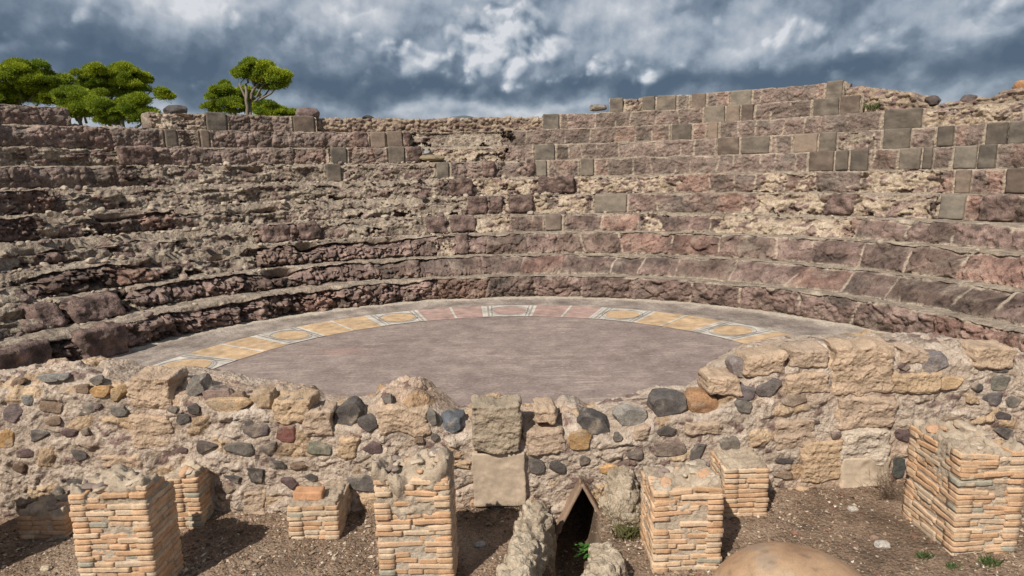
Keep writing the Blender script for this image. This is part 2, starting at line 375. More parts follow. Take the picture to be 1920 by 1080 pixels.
# ------------------------------------------------------------------ 1. ground
def build_ground():
    def axis(segs):
        out = []
        for a, b, st in segs: out += list(np.arange(a, b, st))
        return np.array(out)
    far = [-6000, -3500, -2000, -1200, -700, -400, -250, -160, -100, -70, -50, -36, -26, -19, -14]
    xs = np.concatenate([far, np.arange(-11, -5, .35), np.arange(-5, 5, .017), np.arange(5, 11, .35), [-f for f in far[::-1]]])
    ys = np.concatenate([far, np.arange(-11, 3, .5), np.arange(3.0, 5.6, .017), np.arange(5.6, 22, .5), [26, 32, 40, 50, 70, 100, 160, 250, 400, 700, 1200, 2000, 3500, 6000]])
    X, Y = np.meshgrid(xs, ys, indexing='ij')
    near = (np.abs(X) < 6) & (Y > 2.5) & (Y < 6)
    z = np.full(X.shape, GROUND_Z)
    xn, yn = X[near], Y[near]
    z[near] += 0.035 * fbm(xn * 1.3, yn * 1.3, 0.3, 3, 5) + 0.012 * fbm(xn * 9, yn * 9, .1, 4, 8) + .03 * sstep(4.9, 5.3, yn)
    z = z + np.where(Y < 5.6, 0.055 * np.clip(X - .5, 0, 3), 0) * (np.abs(X) < 11)
    # the open drain that runs out from the tiled opening
    cxl = mix(0.50, 0.36, np.clip((5.3 - Y) / 1.6, 0, 1))
    z -= 0.48 * (1 - sstep(.13, .22, np.abs(X - cxl))) * sstep(3.0, 3.4, Y) * (Y < 5.9)
    # land behind the theatre rises a little
    rr = np.hypot(X - CX, Y - CY)
    z = np.where(Y > 6, GROUND_Z + 1.9 * sstep(14, 30, rr) + .4 * fbm(X * .03, Y * .03, .5, 3, 2) * sstep(14, 30, rr), z)
    t = fbm(X * 2.2, Y * 2.2, .2, 4, 31) * .9 + .5
    c = palette(t, [(.125, .085, .058), (.20, .138, .095), (.285, .20, .14), (.37, .28, .20)])
    c = np.where((rr > 14)[..., None] & (Y > 0)[..., None], np.array((.12, .12, .05)), c)
    o = solo('ground', np.stack([X, Y, z], -1), gridF(len(xs), len(ys)), MAT['dirt'], (0, 0, 0), c, kind='structure')
    return xs, ys, z
GXS, GYS, GZ = build_ground()
def gz(x, y):
    i = np.clip(np.searchsorted(GXS, x) - 1, 0, len(GXS) - 2); j = np.clip(np.searchsorted(GYS, y) - 1, 0, len(GYS) - 2)
    return GZ[i, j]

# ------------------------------------------------------------------ 2. orchestra floor, walkway, mosaic border
OX, OY, RA, RB = -0.194, 6.822, 3.77, 4.70
def ringpt(R, t, z): return np.stack([OX + R * np.cos(t), OY + R * np.sin(t), np.full_like(t, z)], -1)
def build_floor():
    xs = np.arange(-7.2, 7.2, .05); ys = np.arange(5.45, 13.0, .05); X, Y = np.meshgrid(xs, ys, indexing='ij')
    c = palette(fbm(X * 3, Y * 3, .4, 5, 3) * 1.1 + .5, [(.16, .127, .106), (.24, .194, .163), (.32, .263, .222), (.43, .362, .305)])
    r = np.hypot(X - CX, Y - CY)
    z = .004 * fbm(X * 6, Y * 6, 0, 2, 9) - .006 + .03 * sstep(5.8, 6.05, r)
    c = cmix(c, (.52, .45, .36), sstep(5.90, 6.02, r + .1 * fbm(X * 5, Y * 5, 2, 3, 7)) * .8)
    solo('walkway', np.stack([X, Y, z], -1), gridF(len(xs), len(ys)), MAT['walk'], (0, 0, 0), c, kind='structure')
    # coloured floor: half disc and the strip in front of it, up to the stage wall
    t = np.linspace(0.0, math.pi, 180); rim = ringpt(RA, t, .012)
    near = np.stack([rim[:, 0], np.full(len(t), 5.46), rim[:, 2]], -1)
    V = np.concatenate([rim, near]); n = len(t); i = np.arange(n - 1)
    solo('orchestra_floor', V, np.stack([i, i + 1, i + 1 + n, i + n], 1)[:, ::-1], MAT['floor'], (0, 0, 0), None, kind='structure')
build_floor()
YEL = (.50, .345, .205); PNK = (.38, .255, .215); WHT = (.52, .47, .405); DRK = (.31, .275, .24)
def px_t(px, z=0.0, R=RA):
    t = np.linspace(.02, math.pi - .02, 3000); P = ringpt(R, t, z); X, _ = to_px(P[:, 0], P[:, 1], P[:, 2])
    return float(t[np.abs(X - px).argmin()])
def build_mosaic():
    root = thing('mosaic_border', 'curved band of ochre, pink and white mosaic panels round the purple orchestra floor', 'mosaic', (OX, OY + RA, 0.0))
    def patch(t0, t1, r0, r1, z, col, nm, par, lab=None):
        nt_, nr = max(2, int(abs(t1 - t0) * RA / .03)), max(2, int(abs(r1 - r0) / .03))
        T, R = np.meshgrid(np.linspace(t0, t1, nt_ + 1), np.linspace(r0, r1, nr + 1), indexing='ij')
        V = np.stack([OX + R * np.cos(T), OY + R * np.sin(T), np.full_like(T, z)], -1)
        w = fbm(V[..., 0] * 7, V[..., 1] * 7, z, 3, 3) + .6 * fbm(V[..., 0] * 2, V[..., 1] * 2, z, 2, 13)
        c = cmix(np.array(col) * (1 + .6 * w[..., None]), np.array((.30, .24, .185)), sstep(.08, .5, fbm(V[..., 0] * 4, V[..., 1] * 4, z, 5, 23)) * .6)
        return part(nm, V, gridF(nt_ + 1, nr + 1)[:, ::-1], MAT['tess'], par, c, label=lab)
    def ell(t0, t1, a, b, z, col, par, nm='medallion', lab=None, ring=None):
        tm, rm = (t0 + t1) / 2, (RA + RB) / 2; ha = abs(t1 - t0) / 2; hr = (RB - RA) / 2
        q = np.linspace(0, 2 * math.pi, 73)[:-1]
        rads = np.linspace(0.02, 1, 12) if ring is None else np.array([1 - ring, 1.0])
        Q, S = np.meshgrid(q, rads, indexing='ij')
        T = tm + ha * a * S * np.cos(Q); R = rm + hr * b * S * np.sin(Q)
        V = np.stack([OX + R * np.cos(T), OY + R * np.sin(T), np.full_like(T, z)], -1)
        c = np.array(col) * (1 + .45 * fbm(V[..., 0] * 7, V[..., 1] * 7, z, 3, 3))[..., None]
        return part(nm, V, gridF(len(q), len(rads), True), MAT['tess'], par, c, label=lab)
    bx = [(300, 372, 'yc'), ]
    bt = [('y', 360, 318), ('c', 448, 360), ('y', 497, 448), ('y', 543, 497), ('c', 613, 543), ('y', 665, 613), ('y', 720, 665), ('c', 802, 720), ('p', 858, 802), ('p', 910, 858),
          ('cp', 997, 910), ('p', 1055, 997), ('p', 1107, 1055), ('c', 1190, 1107), ('y', 1240, 1190), ('y', 1297, 1240), ('c', 1373, 1297), ('y', 1440, 1373), ('y', 1500, 1440)]
    for k, xa, xb in bt:
        t0, t1 = px_t(xa), px_t(xb)
        col = {'y': YEL, 'p': PNK}.get(k, WHT)
        lab = {'y': 'plain ochre panel', 'p': 'plain pink panel', 'c': 'white panel framing an ochre oval', 'cp': 'white panel framing a pink oval at the middle of the curve'}[k]
        p = patch(t0, t1, RA, RB, .016, col, 'mosaic_panel', root, lab)
        g = .010
        if 'c' in k:
            for a0, a1 in ((t0 + .012, t0 + .019), (t1 - .019, t1 - .012), (t0 + .028, t0 + .032), (t1 - .032, t1 - .028)):
                patch(a0, a1, RA + .03, RB - .03, .020, DRK, 'border_line', p)
            ell(t0, t1, .80, .84, .020, DRK, p, 'border_ring', None, .045)
            ell(t0, t1, .72, .75, .020, DRK, p, 'border_ring', None, .02)
            ell(t0, t1, .66, .68, .021, PNK if k == 'cp' else YEL, p)
        else:
            patch(t0, t0 + g, RA, RB, .020, WHT, 'border_line', p)
        patch(t0, t1, RA, RA + .025, .0215, WHT, 'border_line', p) if 'c' in k else None
build_mosaic()

# ------------------------------------------------------------------ 3. theatre seating
RK = {1: 6.06, 2: 6.84, 3: 7.38, 4: 7.90, 5: 8.53, 6: 9.15, 7: 9.77, 8: 10.39, 9: 11.02, 10: 11.64, 11: 12.26, 12: 13.0}
ZK = {0: 0.0, 1: .42, 2: .74, 3: 1.14, 4: 1.48, 5: 1.88, 6: 2.28, 7: 2.69, 8: 3.09, 9: 3.50, 10: 3.92, 11: 4.33}
theatre = thing('theatre_seating', 'ruined curved stone seating of a Roman theatre rising in eroded purple and grey tiers', 'theatre seating', (CX, CY + 6, 0))
# zones by photograph column: (x0, x1, kind, set-back, lowering); P = block masonry, R = pale rubble, E = dull eroded core
ZONE = {
    1: [(-400, 60, 'E', .10, .10), (60, 300, 'P', .0, .03)],
    2: [(-400, 120, 'E', .15, .08), (230, 262, 'E', .35, .2)],
    3: [(-400, 70, 'E', .20, .15), (70, 285, 'P', .02, .04), (285, 480, 'E', .25, .12), (820, 850, 'R', .05, .02)],
    4: [(-400, 60, 'E', .10, .06), (60, 140, 'P', .12, .1), (140, 490, 'E', .22, .10), (600, 640, 'E', .10, .04), (640, 860, 'E', .12, .03), (885, 960, 'R', .08, .02), (1208, 1242, 'R', .16, .02), (1345, 1400, 'R', .10, .03), (1400, 1480, 'R', .05, .0), (1480, 1600, 'R', .10, .02)],
    5: [(-400, 82, 'P', -.02, .0), (82, 180, 'E', .10, .06), (180, 330, 'P', .05, .03), (330, 870, 'E', .20, .06), (940, 1110, 'R', .12, .02), (1410, 1545, 'R', .10, .0), (1600, 1760, 'R', .12, .0)],
    6: [(-400, 100, 'P', .0, .0), (100, 830, 'E', .16, .04), (885, 1005, 'R', .14, .0), (1080, 1190, 'R', .06, .0), (1200, 1260, 'R', .08, .0), (1430, 1462, 'R', .06, .0), (1492, 1520, 'R', .1, .0), (1615, 1760, 'R', .12, .0)],
    7: [(-400, 250, 'P', .0, .0), (250, 540, 'E', .24, .0), (540, 820, 'E', .12, .02), (870, 900, 'P', .05, .0), (930, 985, 'P', .08, .06)],
    8: [(290, 540, 'P', .06, .0), (540, 620, 'P', .05, .0), (790, 950, 'R', .38, .05), (1567, 1640, 'E', .02, .0)],
    9: [(-400, 60, 'P', .02, .0), (330, 372, 'E', .02, .0), (767, 950, 'E', .52, .04), (1735, 2300, 'R', .05, .02)],
    10: [(283, 386, 'R', .05, .02)],
    11: [(1168, 1202, 'E', .10, .06)],
}
GREY = {4: [(1023, 1053)], 5: [(1115, 1175), (1762, 1808)], 6: [(1790, 1818), (1885, 1940)],
        7: [(613, 640), (819, 842), (1005, 1025), (1088, 1113), (1517, 1563), (1566, 1590), (1594, 1628), (1686, 1726), (1729, 1747), (1788, 1830), (1833, 1866)],
        8: [(620, 650), (728, 759), (1003, 1040), (1345, 1385), (1389, 1442), (1488, 1532), (1535, 1567), (1655, 1706), (1756, 1787), (1848, 1888), (1890, 1940)],
        9: [(309, 332), (376, 393), (695, 723), (726, 755), (1259, 1296), (1327, 1346), (1657, 1728)],
        10: [(387, 425), (550, 590), (1018, 1048), (1322, 1359), (1361, 1387), (1389, 1412), (1524, 1572), (1574, 1612)],
        11: [(1143, 1168), (1204, 1228), (1231, 1267), (1296, 1323), (1369, 1408), (1549, 1580)]}
BLOCK = {1: [(150, 232, .12), (-10, 95, .06)], 2: [(62, 112, .02), (120, 215, .14)], 6: [(842, 886, .16), (1010, 1076, .14)], 5: [(877, 913, .04), (920, 942, .02), (955, 1000, .03), (1548, 1600, .03), (1842, 1905, .06)], 8: [(228, 290, .03), (760, 790, .02)], 7: [(905, 928, .05), (988, 1003, .05)],
         3: [(855, 878, .02)], 4: [(490, 548, .02), (560, 600, .02), (800, 838, .03), (845, 892, .04)], 9: [(662, 690, .015), (757, 768, .02)]}
SEG = {8: [(236, 2400), (-500, 236)], 10: [(-500, 132), (283, 594), (1016, 1614)], 11: [(1142, 1582)]}
def tier_cols(k, x0=None, x1=None):
    R = RK[k]; zm = (ZK[k - 1] + ZK[k]) / 2; res = .0145 if k <= 3 else .018
    tt = np.linspace(math.radians(196), math.radians(-16), 6000)
    X, _ = to_px(CX + R * np.cos(tt), CY + R * np.sin(tt), zm)
    # beyond the picture keep the column number growing with the arc
    vis = (tt < math.radians(172)) & (tt > math.radians(8)) & (CY + R * np.sin(tt) > 3)
    X = np.where(vis, X, np.nan); i0, i1 = np.where(vis)[0][[0, -1]]
    X[:i0] = X[i0] - (np.arange(i0, 0, -1)) * .6; X[i1 + 1:] = X[i1] + np.arange(1, len(X) - i1) * .6
    X = np.maximum.accumulate(X)
    def t_of(px): return float(np.interp(px, X, tt))
    a = t_of(x0) if x0 is not None and x0 > X[0] else tt[0]; b = t_of(x1) if x1 is not None and x1 < X[-1] else tt[-1]
    # fine steps in view, coarse outside it
    fa, fb = min(a, t_of(-120)), max(b, t_of(2040))
    out = []
    if a > fa: out += list(np.arange(a, fa, -.08 / R * 1.0))
    if fa > fb: out += list(np.arange(fa, fb, -res / R))
    if fb > b: out += list(np.arange(fb, b, -.08 / R))
    out.append(b); th = np.array(out)
    return th, np.interp(-th, -tt, X), t_of
def masonry(s, z, th, k, z0, z1, zoneE, zoneR, jm, rs, wall_s):
    """displacement (towards the orchestra) and colour on a tier face; s arc length, z height"""
    H = z1 - z0; q = np.clip((z - z0) / H, -.2, 1.2)
    x3, y3 = s, z
    # joints
    r = rng(rs); w0, w1 = ((.55, 1.15) if k <= 3 else (.40, .95) if k <= 6 else (.30, .72))
    js = [s.min() - 1]
    while js[-1] < s.max() + 1: js.append(js[-1] + r.uniform(w0, w1))
    js = np.array(js); skew = r.uniform(-.16, .16, len(js)) * (1.0 if k <= 4 else .5)
    sj = s + .025 * fbm(s * 4, z * 4, k * 3.3, 3, rs)
    i = np.clip(np.searchsorted(js, sj), 1, len(js) - 1)
    dl = sj - js[i - 1] - skew[i - 1] * (q - .5); dr = js[i] - sj + skew[i] * (q - .5)
    dj = np.minimum(np.abs(dl), np.abs(dr)); bid = i * 13 + k * 1000
    b1, b2, b3 = rnd(bid, 1), rnd(bid, 2), rnd(bid, 3)
    dz = np.minimum(z - z0, z1 - z) + .02 * fbm(s * 5, z * 3, k, 3, rs + 3)
    de = np.minimum(dj, dz)
    warp = .12 * fbm(s * 3, z * 3, k, 2, rs + 1)
    # split rock: facets from cells, cracks between
    f1, f2, cid = worley(s * 4.2 + warp * 6, z * 5.5 + warp * 4, k * 5.1, rs + 5)
    crk = np.clip((f2 - f1) / .20, 0, 1)
    facet = (rnd(cid, 4) - .5) * (0.5 + .5 * crk)
    tilt = ((rnd(cid, 6) - .5) * 2) * (f1)
    n = fbm(s * 3.2, z * 4.2, k * 2.2, 5, rs + 7, .55)
    fine = fbm(s * 14, z * 22, k * 1.2, 3, rs + 8, .6)
    A = (1.30 if k <= 3 else .9 if k <= 6 else .60) * (1 + .9 * wall_s)
    D = A * (.045 * n + .042 * facet + .02 * tilt + .012 * fine - .022 * (1 - crk)) + (b1 - .5) * .035 * A
    rdg = 1 - np.abs(fbm(s * 3.6, z * 5.5, k * 6.2, 4, rs + 31, .55)) * 7
    D -= A * (.026 + .03 * wall_s) * np.clip(rdg, 0, 1) ** 2
    D += A * (.014 + .02 * wall_s) * fbm(s * 7, z * 11, k * 6.2, 3, rs + 33, .6)
    D -= (.050 * A) * np.exp(-np.clip(de, 0, 1) / .030)
    t = .46 - .16 * np.clip(rdg, 0, 1) ** 2 + .75 * n + .22 * (b2 - .5) + .26 * (rnd(cid, 9) - .5) + .20 * fine
    c = palette(t, PURP)
    c = c * (1 + .55 * (b3 - .5))[..., None]; c = np.where((b1 > .78)[..., None], c * np.array((.80, .80, .77)), c); c = np.where((b2 > .8)[..., None], c * np.array((1.12, 1.0, .95)), c)
    grim = sstep(.05, .35, fbm(s * 1.6, z * 2.2, k * 7.7, 4, rs + 21)) * (.25 if k <= 4 else .45)
    c = cmix(c, np.array((.135, .122, .105)), grim)
    up = sstep(4.5, 7.5, np.full_like(s, float(k)))
    c = cmix(c, c * 0.55 + np.array((.36, .30, .245)) * .5, up * .42)
    band = sstep(.06, .45, fbm(s * 2.4, z * 5, k * 3.1, 4, rs + 23))
    c = cmix(c, np.array((.36, .29, .225)), band * .38)
    # pale joints
    jn = sstep(.030, .007, np.where(dj < dz * 1.0, dj, dz) + .012 * fbm(s * 12, z * 12, k, 2, rs + 9)) * jm * sstep(-.22, .10, fbm(s * 2.1, z * 4, k * 1.7, 3, rs + 10))
    c = cmix(c, CREAM * .95, jn * .85); D += jn * .022
    # rubble
    zr = np.clip(zoneE + zoneR, 0, 1)
    g1, g2, gid = worley(s * 9 + warp * 5, z * 14 + warp * 6, k * 3.7, rs + 11)
    k1, k2, kid = worley(s * 22, z * 30, k * 9.1, rs + 12)
    dome = np.sqrt(np.clip(1 - (g1 / .62) ** 2, 0, 1)); dome2 = np.sqrt(np.clip(1 - (k1 / .65) ** 2, 0, 1))
    pick = rnd(gid, 1) > .35
    big = fbm(s * 2.1, z * 3.5, k * 4.4, 4, rs + 13)
    g1b, g2b, gidb = worley(s * 4.6 + warp * 7, z * 9 + warp * 5, k * 2.9, rs + 15); domeb = np.sqrt(np.clip(1 - (g1b / .6) ** 2, 0, 1)); pickb = rnd(gidb, 1) > .62
    Dr = (.034 * np.where(pick, dome, .15) + .016 * dome2 + .05 * np.where(pickb, domeb, 0) + (.11 + .10 * wall_s) * big + .034 * fbm(s * 9, z * 22, k, 4, rs + 2, .6))
    tr = .50 + .30 * (rnd(gid, 2) - .5) + .26 * (rnd(kid, 2) - .5) + .35 * (rnd(gidb, 2) - .5) * pickb + .55 * big + .25 * (dome2 - .6)
    cR = palette(tr + .10, SANDC); cE = palette(tr - .02, EARTH)
    pk = (((rnd(gid, 5) > .80) & ~pickb) | (pickb & (rnd(gidb, 5) > .6)))[..., None]; cR = np.where(pk, palette(tr, PURP) * 1.1, cR); cE = np.where(pk, palette(tr, PURP) * .9, cE)
    mR = sstep(.55, .75, g1 + .15 * big) ; cR = cmix(cR, CREAM * 1.02, mR * .75)
    wR = zoneR / np.maximum(zr, 1e-6)
    cr2 = cE * (1 - wR[..., None]) + cR * wR[..., None]
    D = mix(D, Dr - .02, zr); c = cmix(c, cr2, zr)
    return D, c
LEAN = {2: .9, 3: .9, 4: .45, 5: .1}
def build_tier(k, seg, idx):
    th, px, t_of = tier_cols(k, *seg)
    R = RK[k]; z0, z1 = ZK[k - 1], ZK[k]
    recess = (k == 8 and seg[1] == 236)
    if recess: R = R + .52; z1 = z1 + .0
    Dt = RK[k + 1] - RK[k] + (.95 if k < 9 else .5)
    if k == 11 : Dt = .75
    if k == 10: Dt = .8
    nf = max(14, int((z1 - z0) / (.0165 if k <= 3 else .019))); H = z1 - z0
    ntd = 20 if k <= 6 else 8
    prof = [(.55, z0 - .03, -.2, -1), (.25, z0 - .03, -.2, -1)]
    for zf in np.linspace(z0 - .03, z1 - .02, nf): prof.append((0, zf, -1, 0))
    prof.append((.006, z1 - .006, -.8, .6))
    for r_ in np.concatenate([np.linspace(.022, RK[k + 1] - RK[k] + .08, ntd), [Dt]]): prof.append((r_, z1, -.05, 1))
    prof.append((Dt + .02, z0 - .03, 0, 0))
    prof = np.array(prof); nv = len(prof); nu = len(th)
    s = (math.pi / 2 - th) * R
    S = np.repeat(s[:, None], nv, 1); PX = np.repeat(px[:, None], nv, 1); Z = np.repeat(prof[None, :, 1], nu, 0); DR = np.repeat(prof[None, :, 0], nu, 0)
    NR = prof[None, :, 2]; NZ = prof[None, :, 3]; onface = (prof[:, 0] < .01)
    zz = Z + DR * .9      # unroll the tread so the pattern carries on over the edge
    pj = PX + 60 * fbm(S * 3.2, zz * 5, k * 1.3, 5, k * 50 + 3, .6)
    E_ = np.zeros_like(S); R_ = np.zeros_like(S); SB = np.zeros_like(S); LO = np.zeros_like(S)
    for x0, x1, kind, sb, lo in ZONE.get(k, []):
        m = sstep(x0 - 5, x0 + 5, pj) * (1 - sstep(x1 - 5, x1 + 5, pj))
        if kind == 'E': E_ = np.maximum(E_, m)
        if kind == 'R': R_ = np.maximum(R_, m)
        SB = np.where(m > .01, SB * (1 - m) + sb * m, SB); LO = LO * (1 - m) + (lo + (.14 if kind == 'E' and k < 8 else 0) * np.clip(fbm(S * 1.5, k * 5.5 + 0 * S, .2, 4, k * 33) * 2.2, 0, 1)) * m
    brk = fbm(S * 2.6, zz * 4.5, k * 4.3, 5, k * 50 + 9, .6)
    E_ = sstep(.35, .65, E_ + np.where(E_ > .02, -np.clip(brk - .10, 0, 1) * 3.5, 0) ); R_ = sstep(.35, .65, R_ + np.where(R_ > .02, -np.clip(brk - .08, 0, 1) * 4, 0))
    if recess: E_[:] = 1
    for x0, x1 in GREY.get(k, []):
        SB = SB + .05 * (sstep(x0 - 3, x0, PX) * (1 - sstep(x1, x1 + 3, PX)))
    gm = np.zeros_like(PX)
    for x0, x1 in GREY.get(k, []): gm = np.maximum(gm, sstep(x0 - 7, x0 - 3, PX) * (1 - sstep(x1 + 3, x1 + 7, PX)))
    jm = .15 + .85 * sstep(780, 1150, px); jm = np.repeat(jm[:, None], nv, 1)
    left = np.repeat((1 - sstep(600, 1000, px))[:, None], nv, 1)
    D, c = masonry(S, zz, th, k, z0, z1, E_ * sstep(-1, 0, DR), R_, jm, k * 100 + idx * 7, left * (1 if k <= 6 else .5))
    c = cmix(c, CREAM * .92, gm * onface[None, :] * .8); D = D * (1 - .7 * gm)
    q = np.clip((Z - z0) / H, 0, 1)
    edge = fbm(S * 1.9, k * 3.3 + 0 * S, .5, 4, k * 31 + 2)      # chipped nosing
    chip = np.clip(edge * .30 + .01 + .03 * left, 0, .26) * (1.0 if k <= 6 else .45)
    chip = chip + left * np.clip(fbm(S * .8, k * 8.1 + 0 * S, .9, 3, k * 37 + 5) * .9 - .04, 0, .30) * (1.0 if k <= 7 else .25)
    cw = sstep(.45, 1.0, q) * (DR < .3)
    fade = np.clip(1 - DR / .25, 0, 1)
    shape = np.where(E_ + R_ > .4, .35 + .65 * q, .8 + .2 * q)
    dRp = R - RK.get(k - 1, R - .0) if k > 1 else 0.0
    lean = max(0.0, dRp - .20) * (0 if recess else 1) * (.35 + .55 * sstep(420, 900, PX)) * LEAN.get(k, 0)
    rad = R + DR - lean * (1 - q) * (prof[None, :, 0] < .02) - D * np.where(onface, 1, 0) * 1.0 - D * .6 * (prof[None, :, 0] < .03) * (~onface) + SB * shape * np.clip(1 - DR / .5, 0, 1) + chip * cw * fade
    # treads: uneven surface
    tread = (DR > 0) & (Z > z1 - .01)
    tn = fbm(S * 4, DR * 5, k * 2.0, 5, k * 41, .6) * .028 * (1 + 2.2 * np.clip(E_ + R_, 0, 1) + 1.0 * left) + .006 * fbm(S * 20, DR * 24, k, 2, k * 43)
    zout = Z - LO * cw * (1 - .5 * np.clip(DR / .6, 0, 1)) - chip * .55 * cw * fade + np.where(tread, tn, 0)
    zout = np.where(tread & (E_ + R_ > .3), zout + (.025 * fbm(S * 9, DR * 9, k, 3, k * 47) - .01), zout)
    und = prof[:, 3] < 0; zout = np.where(und[None, :], Z - .0, zout)
    # keep the nosing tread dusty and pale
    ctd = palette(fbm(S * 3, DR * 5, k * 1.1, 4, k * 61) * .9 + .52, [(.15, .12, .093), (.25, .198, .152), (.35, .285, .218), (.44, .365, .285)])
    tm = sstep(.0, .07, DR + .05 * fbm(S * 6, DR * 3, k, 3, 9)) * tread
    c = cmix(c, ctd, tm * .85 * (1 - .75 * E_ * sstep(.5, .0, DR)))
    foot = np.exp(-np.clip(Z - z0, 0, 1) / .02) * onface[None, :] * jm; c = cmix(c, CREAM * .9, np.clip(foot * (.2 + .9 * sstep(-.2, .3, fbm(S * 1.3, k + 0 * S, .1, 3, 5 + k))), 0, 1) * .8)
    V = np.stack([CX + rad * np.cos(th)[:, None], CY + rad * np.sin(th)[:, None], zout], -1)
    # rough broken ends
    Fq = gridF(nu, nv)
    caps = []
    for e in (0, nu - 1):
        ring = np.arange(nv) + e * nv; caps.append(ring[None, :] if e == 0 else ring[::-1][None, :])
    lab = None
    if k >= 8 and idx > 0: lab = 'broken stretch of an upper tier'
    o = part('seat_tier', V, [Fq] + caps, MAT['tier'], theatre, c.reshape(-1, 3), label=lab)
    return o, t_of
TIER = {}
for k in range(1, 12):
    for idx, seg in enumerate(SEG.get(k, [(-3000, 6000)])):
        o, t_of = build_tier(k, seg, idx)
        TIER.setdefault(k, []).append((seg, o, t_of))
def tier_block(k, x0, x1, protr, grey, seed, name, extra=0.0):
    seg, o, t_of = next((a for a in TIER[k] if a[0][0] <= (x0 + x1) / 2 <= a[0][1]), TIER[k][0])
    t0, t1 = t_of(x0), t_of(x1); tm = (t0 + t1) / 2; R = RK[k]; w = abs(t0 - t1) * R - .008; r = rng(seed)
    z0, z1 = ZK[k - 1] + r.uniform(.0, .02), ZK[k] + r.uniform(-.005, .012) + extra
    dep = .34; half = (w / 2, dep / 2, (z1 - z0) / 2)
    V, Fq, d = rbox(half, .018 if grey else min(.05, w * .2), (max(6, int(w / .022)), 6, 18), .008 if grey else .07, 9 if grey else 6, seed)
    if grey:      # tooled face: shallow horizontal dressing, and a chipped outline
        V = V + d * (.006 * fbm(V[:, 0] * 6, V[:, 1] * 6, V[:, 2] * 45, 3, seed))[:, None]
        V[:, 0] += .012 * fbm(V[:, 2] * 6, V[:, 0] * 2, seed, 3, seed + 2) * np.sign(V[:, 0]); V[:, 2] += .010 * fbm(V[:, 0] * 6, V[:, 1] * 2, seed, 3, seed + 3)
        c = palette(fbm(V[:, 0] * 4 + seed, V[:, 1] * 4, V[:, 2] * 6, 4, seed) * 1.0 + .5 + r.uniform(-.4, .4), GREYC)
        c = c * np.array(((1.12, .98, .90), (1.0, .95, .89), (1.02, 1.0, .95))[int(r.integers(3))])
    else:
        V = V + d * (.03 * fbm(V[:, 0] * 2.5 + seed, V[:, 1] * 3, V[:, 2] * 3, 3, seed))[:, None]
        c = palette(fbm(V[:, 0] * 5 + seed, V[:, 1] * 5, V[:, 2] * 6, 4, seed) * .9 + .38, PURP) * r.uniform(.85, 1.1)
    if 2 <= k <= 6:
        ln_ = max(0.0, R - RK[k - 1] - .20) * (.35 + .55 * float(sstep(420, 900, np.array((x0 + x1) / 2)))) * LEAN.get(k, 0); V[:, 1] += ln_ * V[:, 2] / (z1 - z0)
    V = rotz(V, r.uniform(-.03, .03)); a = tm - math.pi / 2
    V = rotz(V, a)
    ln = max(0.0, R - RK.get(k - 1, R) - .20) * (.35 + .55 * float(sstep(420, 900, np.array((x0 + x1) / 2)))) * LEAN.get(k, 0)
    rc = R - protr + dep / 2 - ln * .5
    V = V + np.array((CX + rc * math.cos(tm), CY + rc * math.sin(tm), (z0 + z1) / 2))
    part(name, V, Fq, MAT['cut'] if grey else MAT['tier'], o, c, label='smooth squared grey replacement block' if grey else 'dark block jutting from the tier')
sd_ = 500
for k, L_ in GREY.items():
    for x0, x1 in L_:
        sd_ += 1; tier_block(k, x0, x1, .012, True, sd_, 'grey_block', .03 if (k, x0) in ((10, 387), (11, 1549)) else 0)
for k, L_ in BLOCK.items():
    for x0, x1, pr in L_:
        sd_ += 1; tier_block(k, x0, x1, pr, False, sd_, 'rough_block')
def build_scatter():
    r = rng(77); bag = Bag(); protos = [rock((1, r.uniform(.7, 1), r.uniform(.45, .8)), 300 + i, .6, 5, .10) for i in range(14)]
    for k, px0, px1, n in ((1, 0, 420, 26), (2, 0, 560, 50), (3, 0, 900, 110), (4, 0, 1250, 130), (5, 0, 1200, 150), (6, 0, 1100, 120), (7, 230, 1000, 80), (3, 1250, 1900, 14), (4, 1300, 1700, 30)):
        t_of = TIER[k][0][2]
        for i in range(n):
            px = px0 + (px1 - px0) * r.random(); t = t_of(px); R = RK[k] + r.uniform(.06, RK[k + 1] - RK[k] + .06); s_ = min(.20, float(np.exp(r.normal(math.log(.065), .5))))
            V, Fq = protos[int(r.integers(14))]; V = rotz(roty(V * s_, r.normal(0, .25)), r.uniform(0, 6.3)) + np.array((CX + R * math.cos(t), CY + R * math.sin(t), ZK[k] + s_ * .12))
            c = np.array([(.34, .27, .2), (.40, .33, .25), (.22, .16, .135), (.17, .125, .11), (.46, .38, .29)][int(r.integers(5))]) * r.uniform(.75, 1.15)
            bag.add(V, Fq, c * np.ones_like(V))
    V, F, c = bag.get(); o = part('fallen_rubble', V, F, MAT['stone'], theatre, c, label='loose broken stones lying on the eroded ledges'); o['kind'] = 'stuff'
build_scatter()
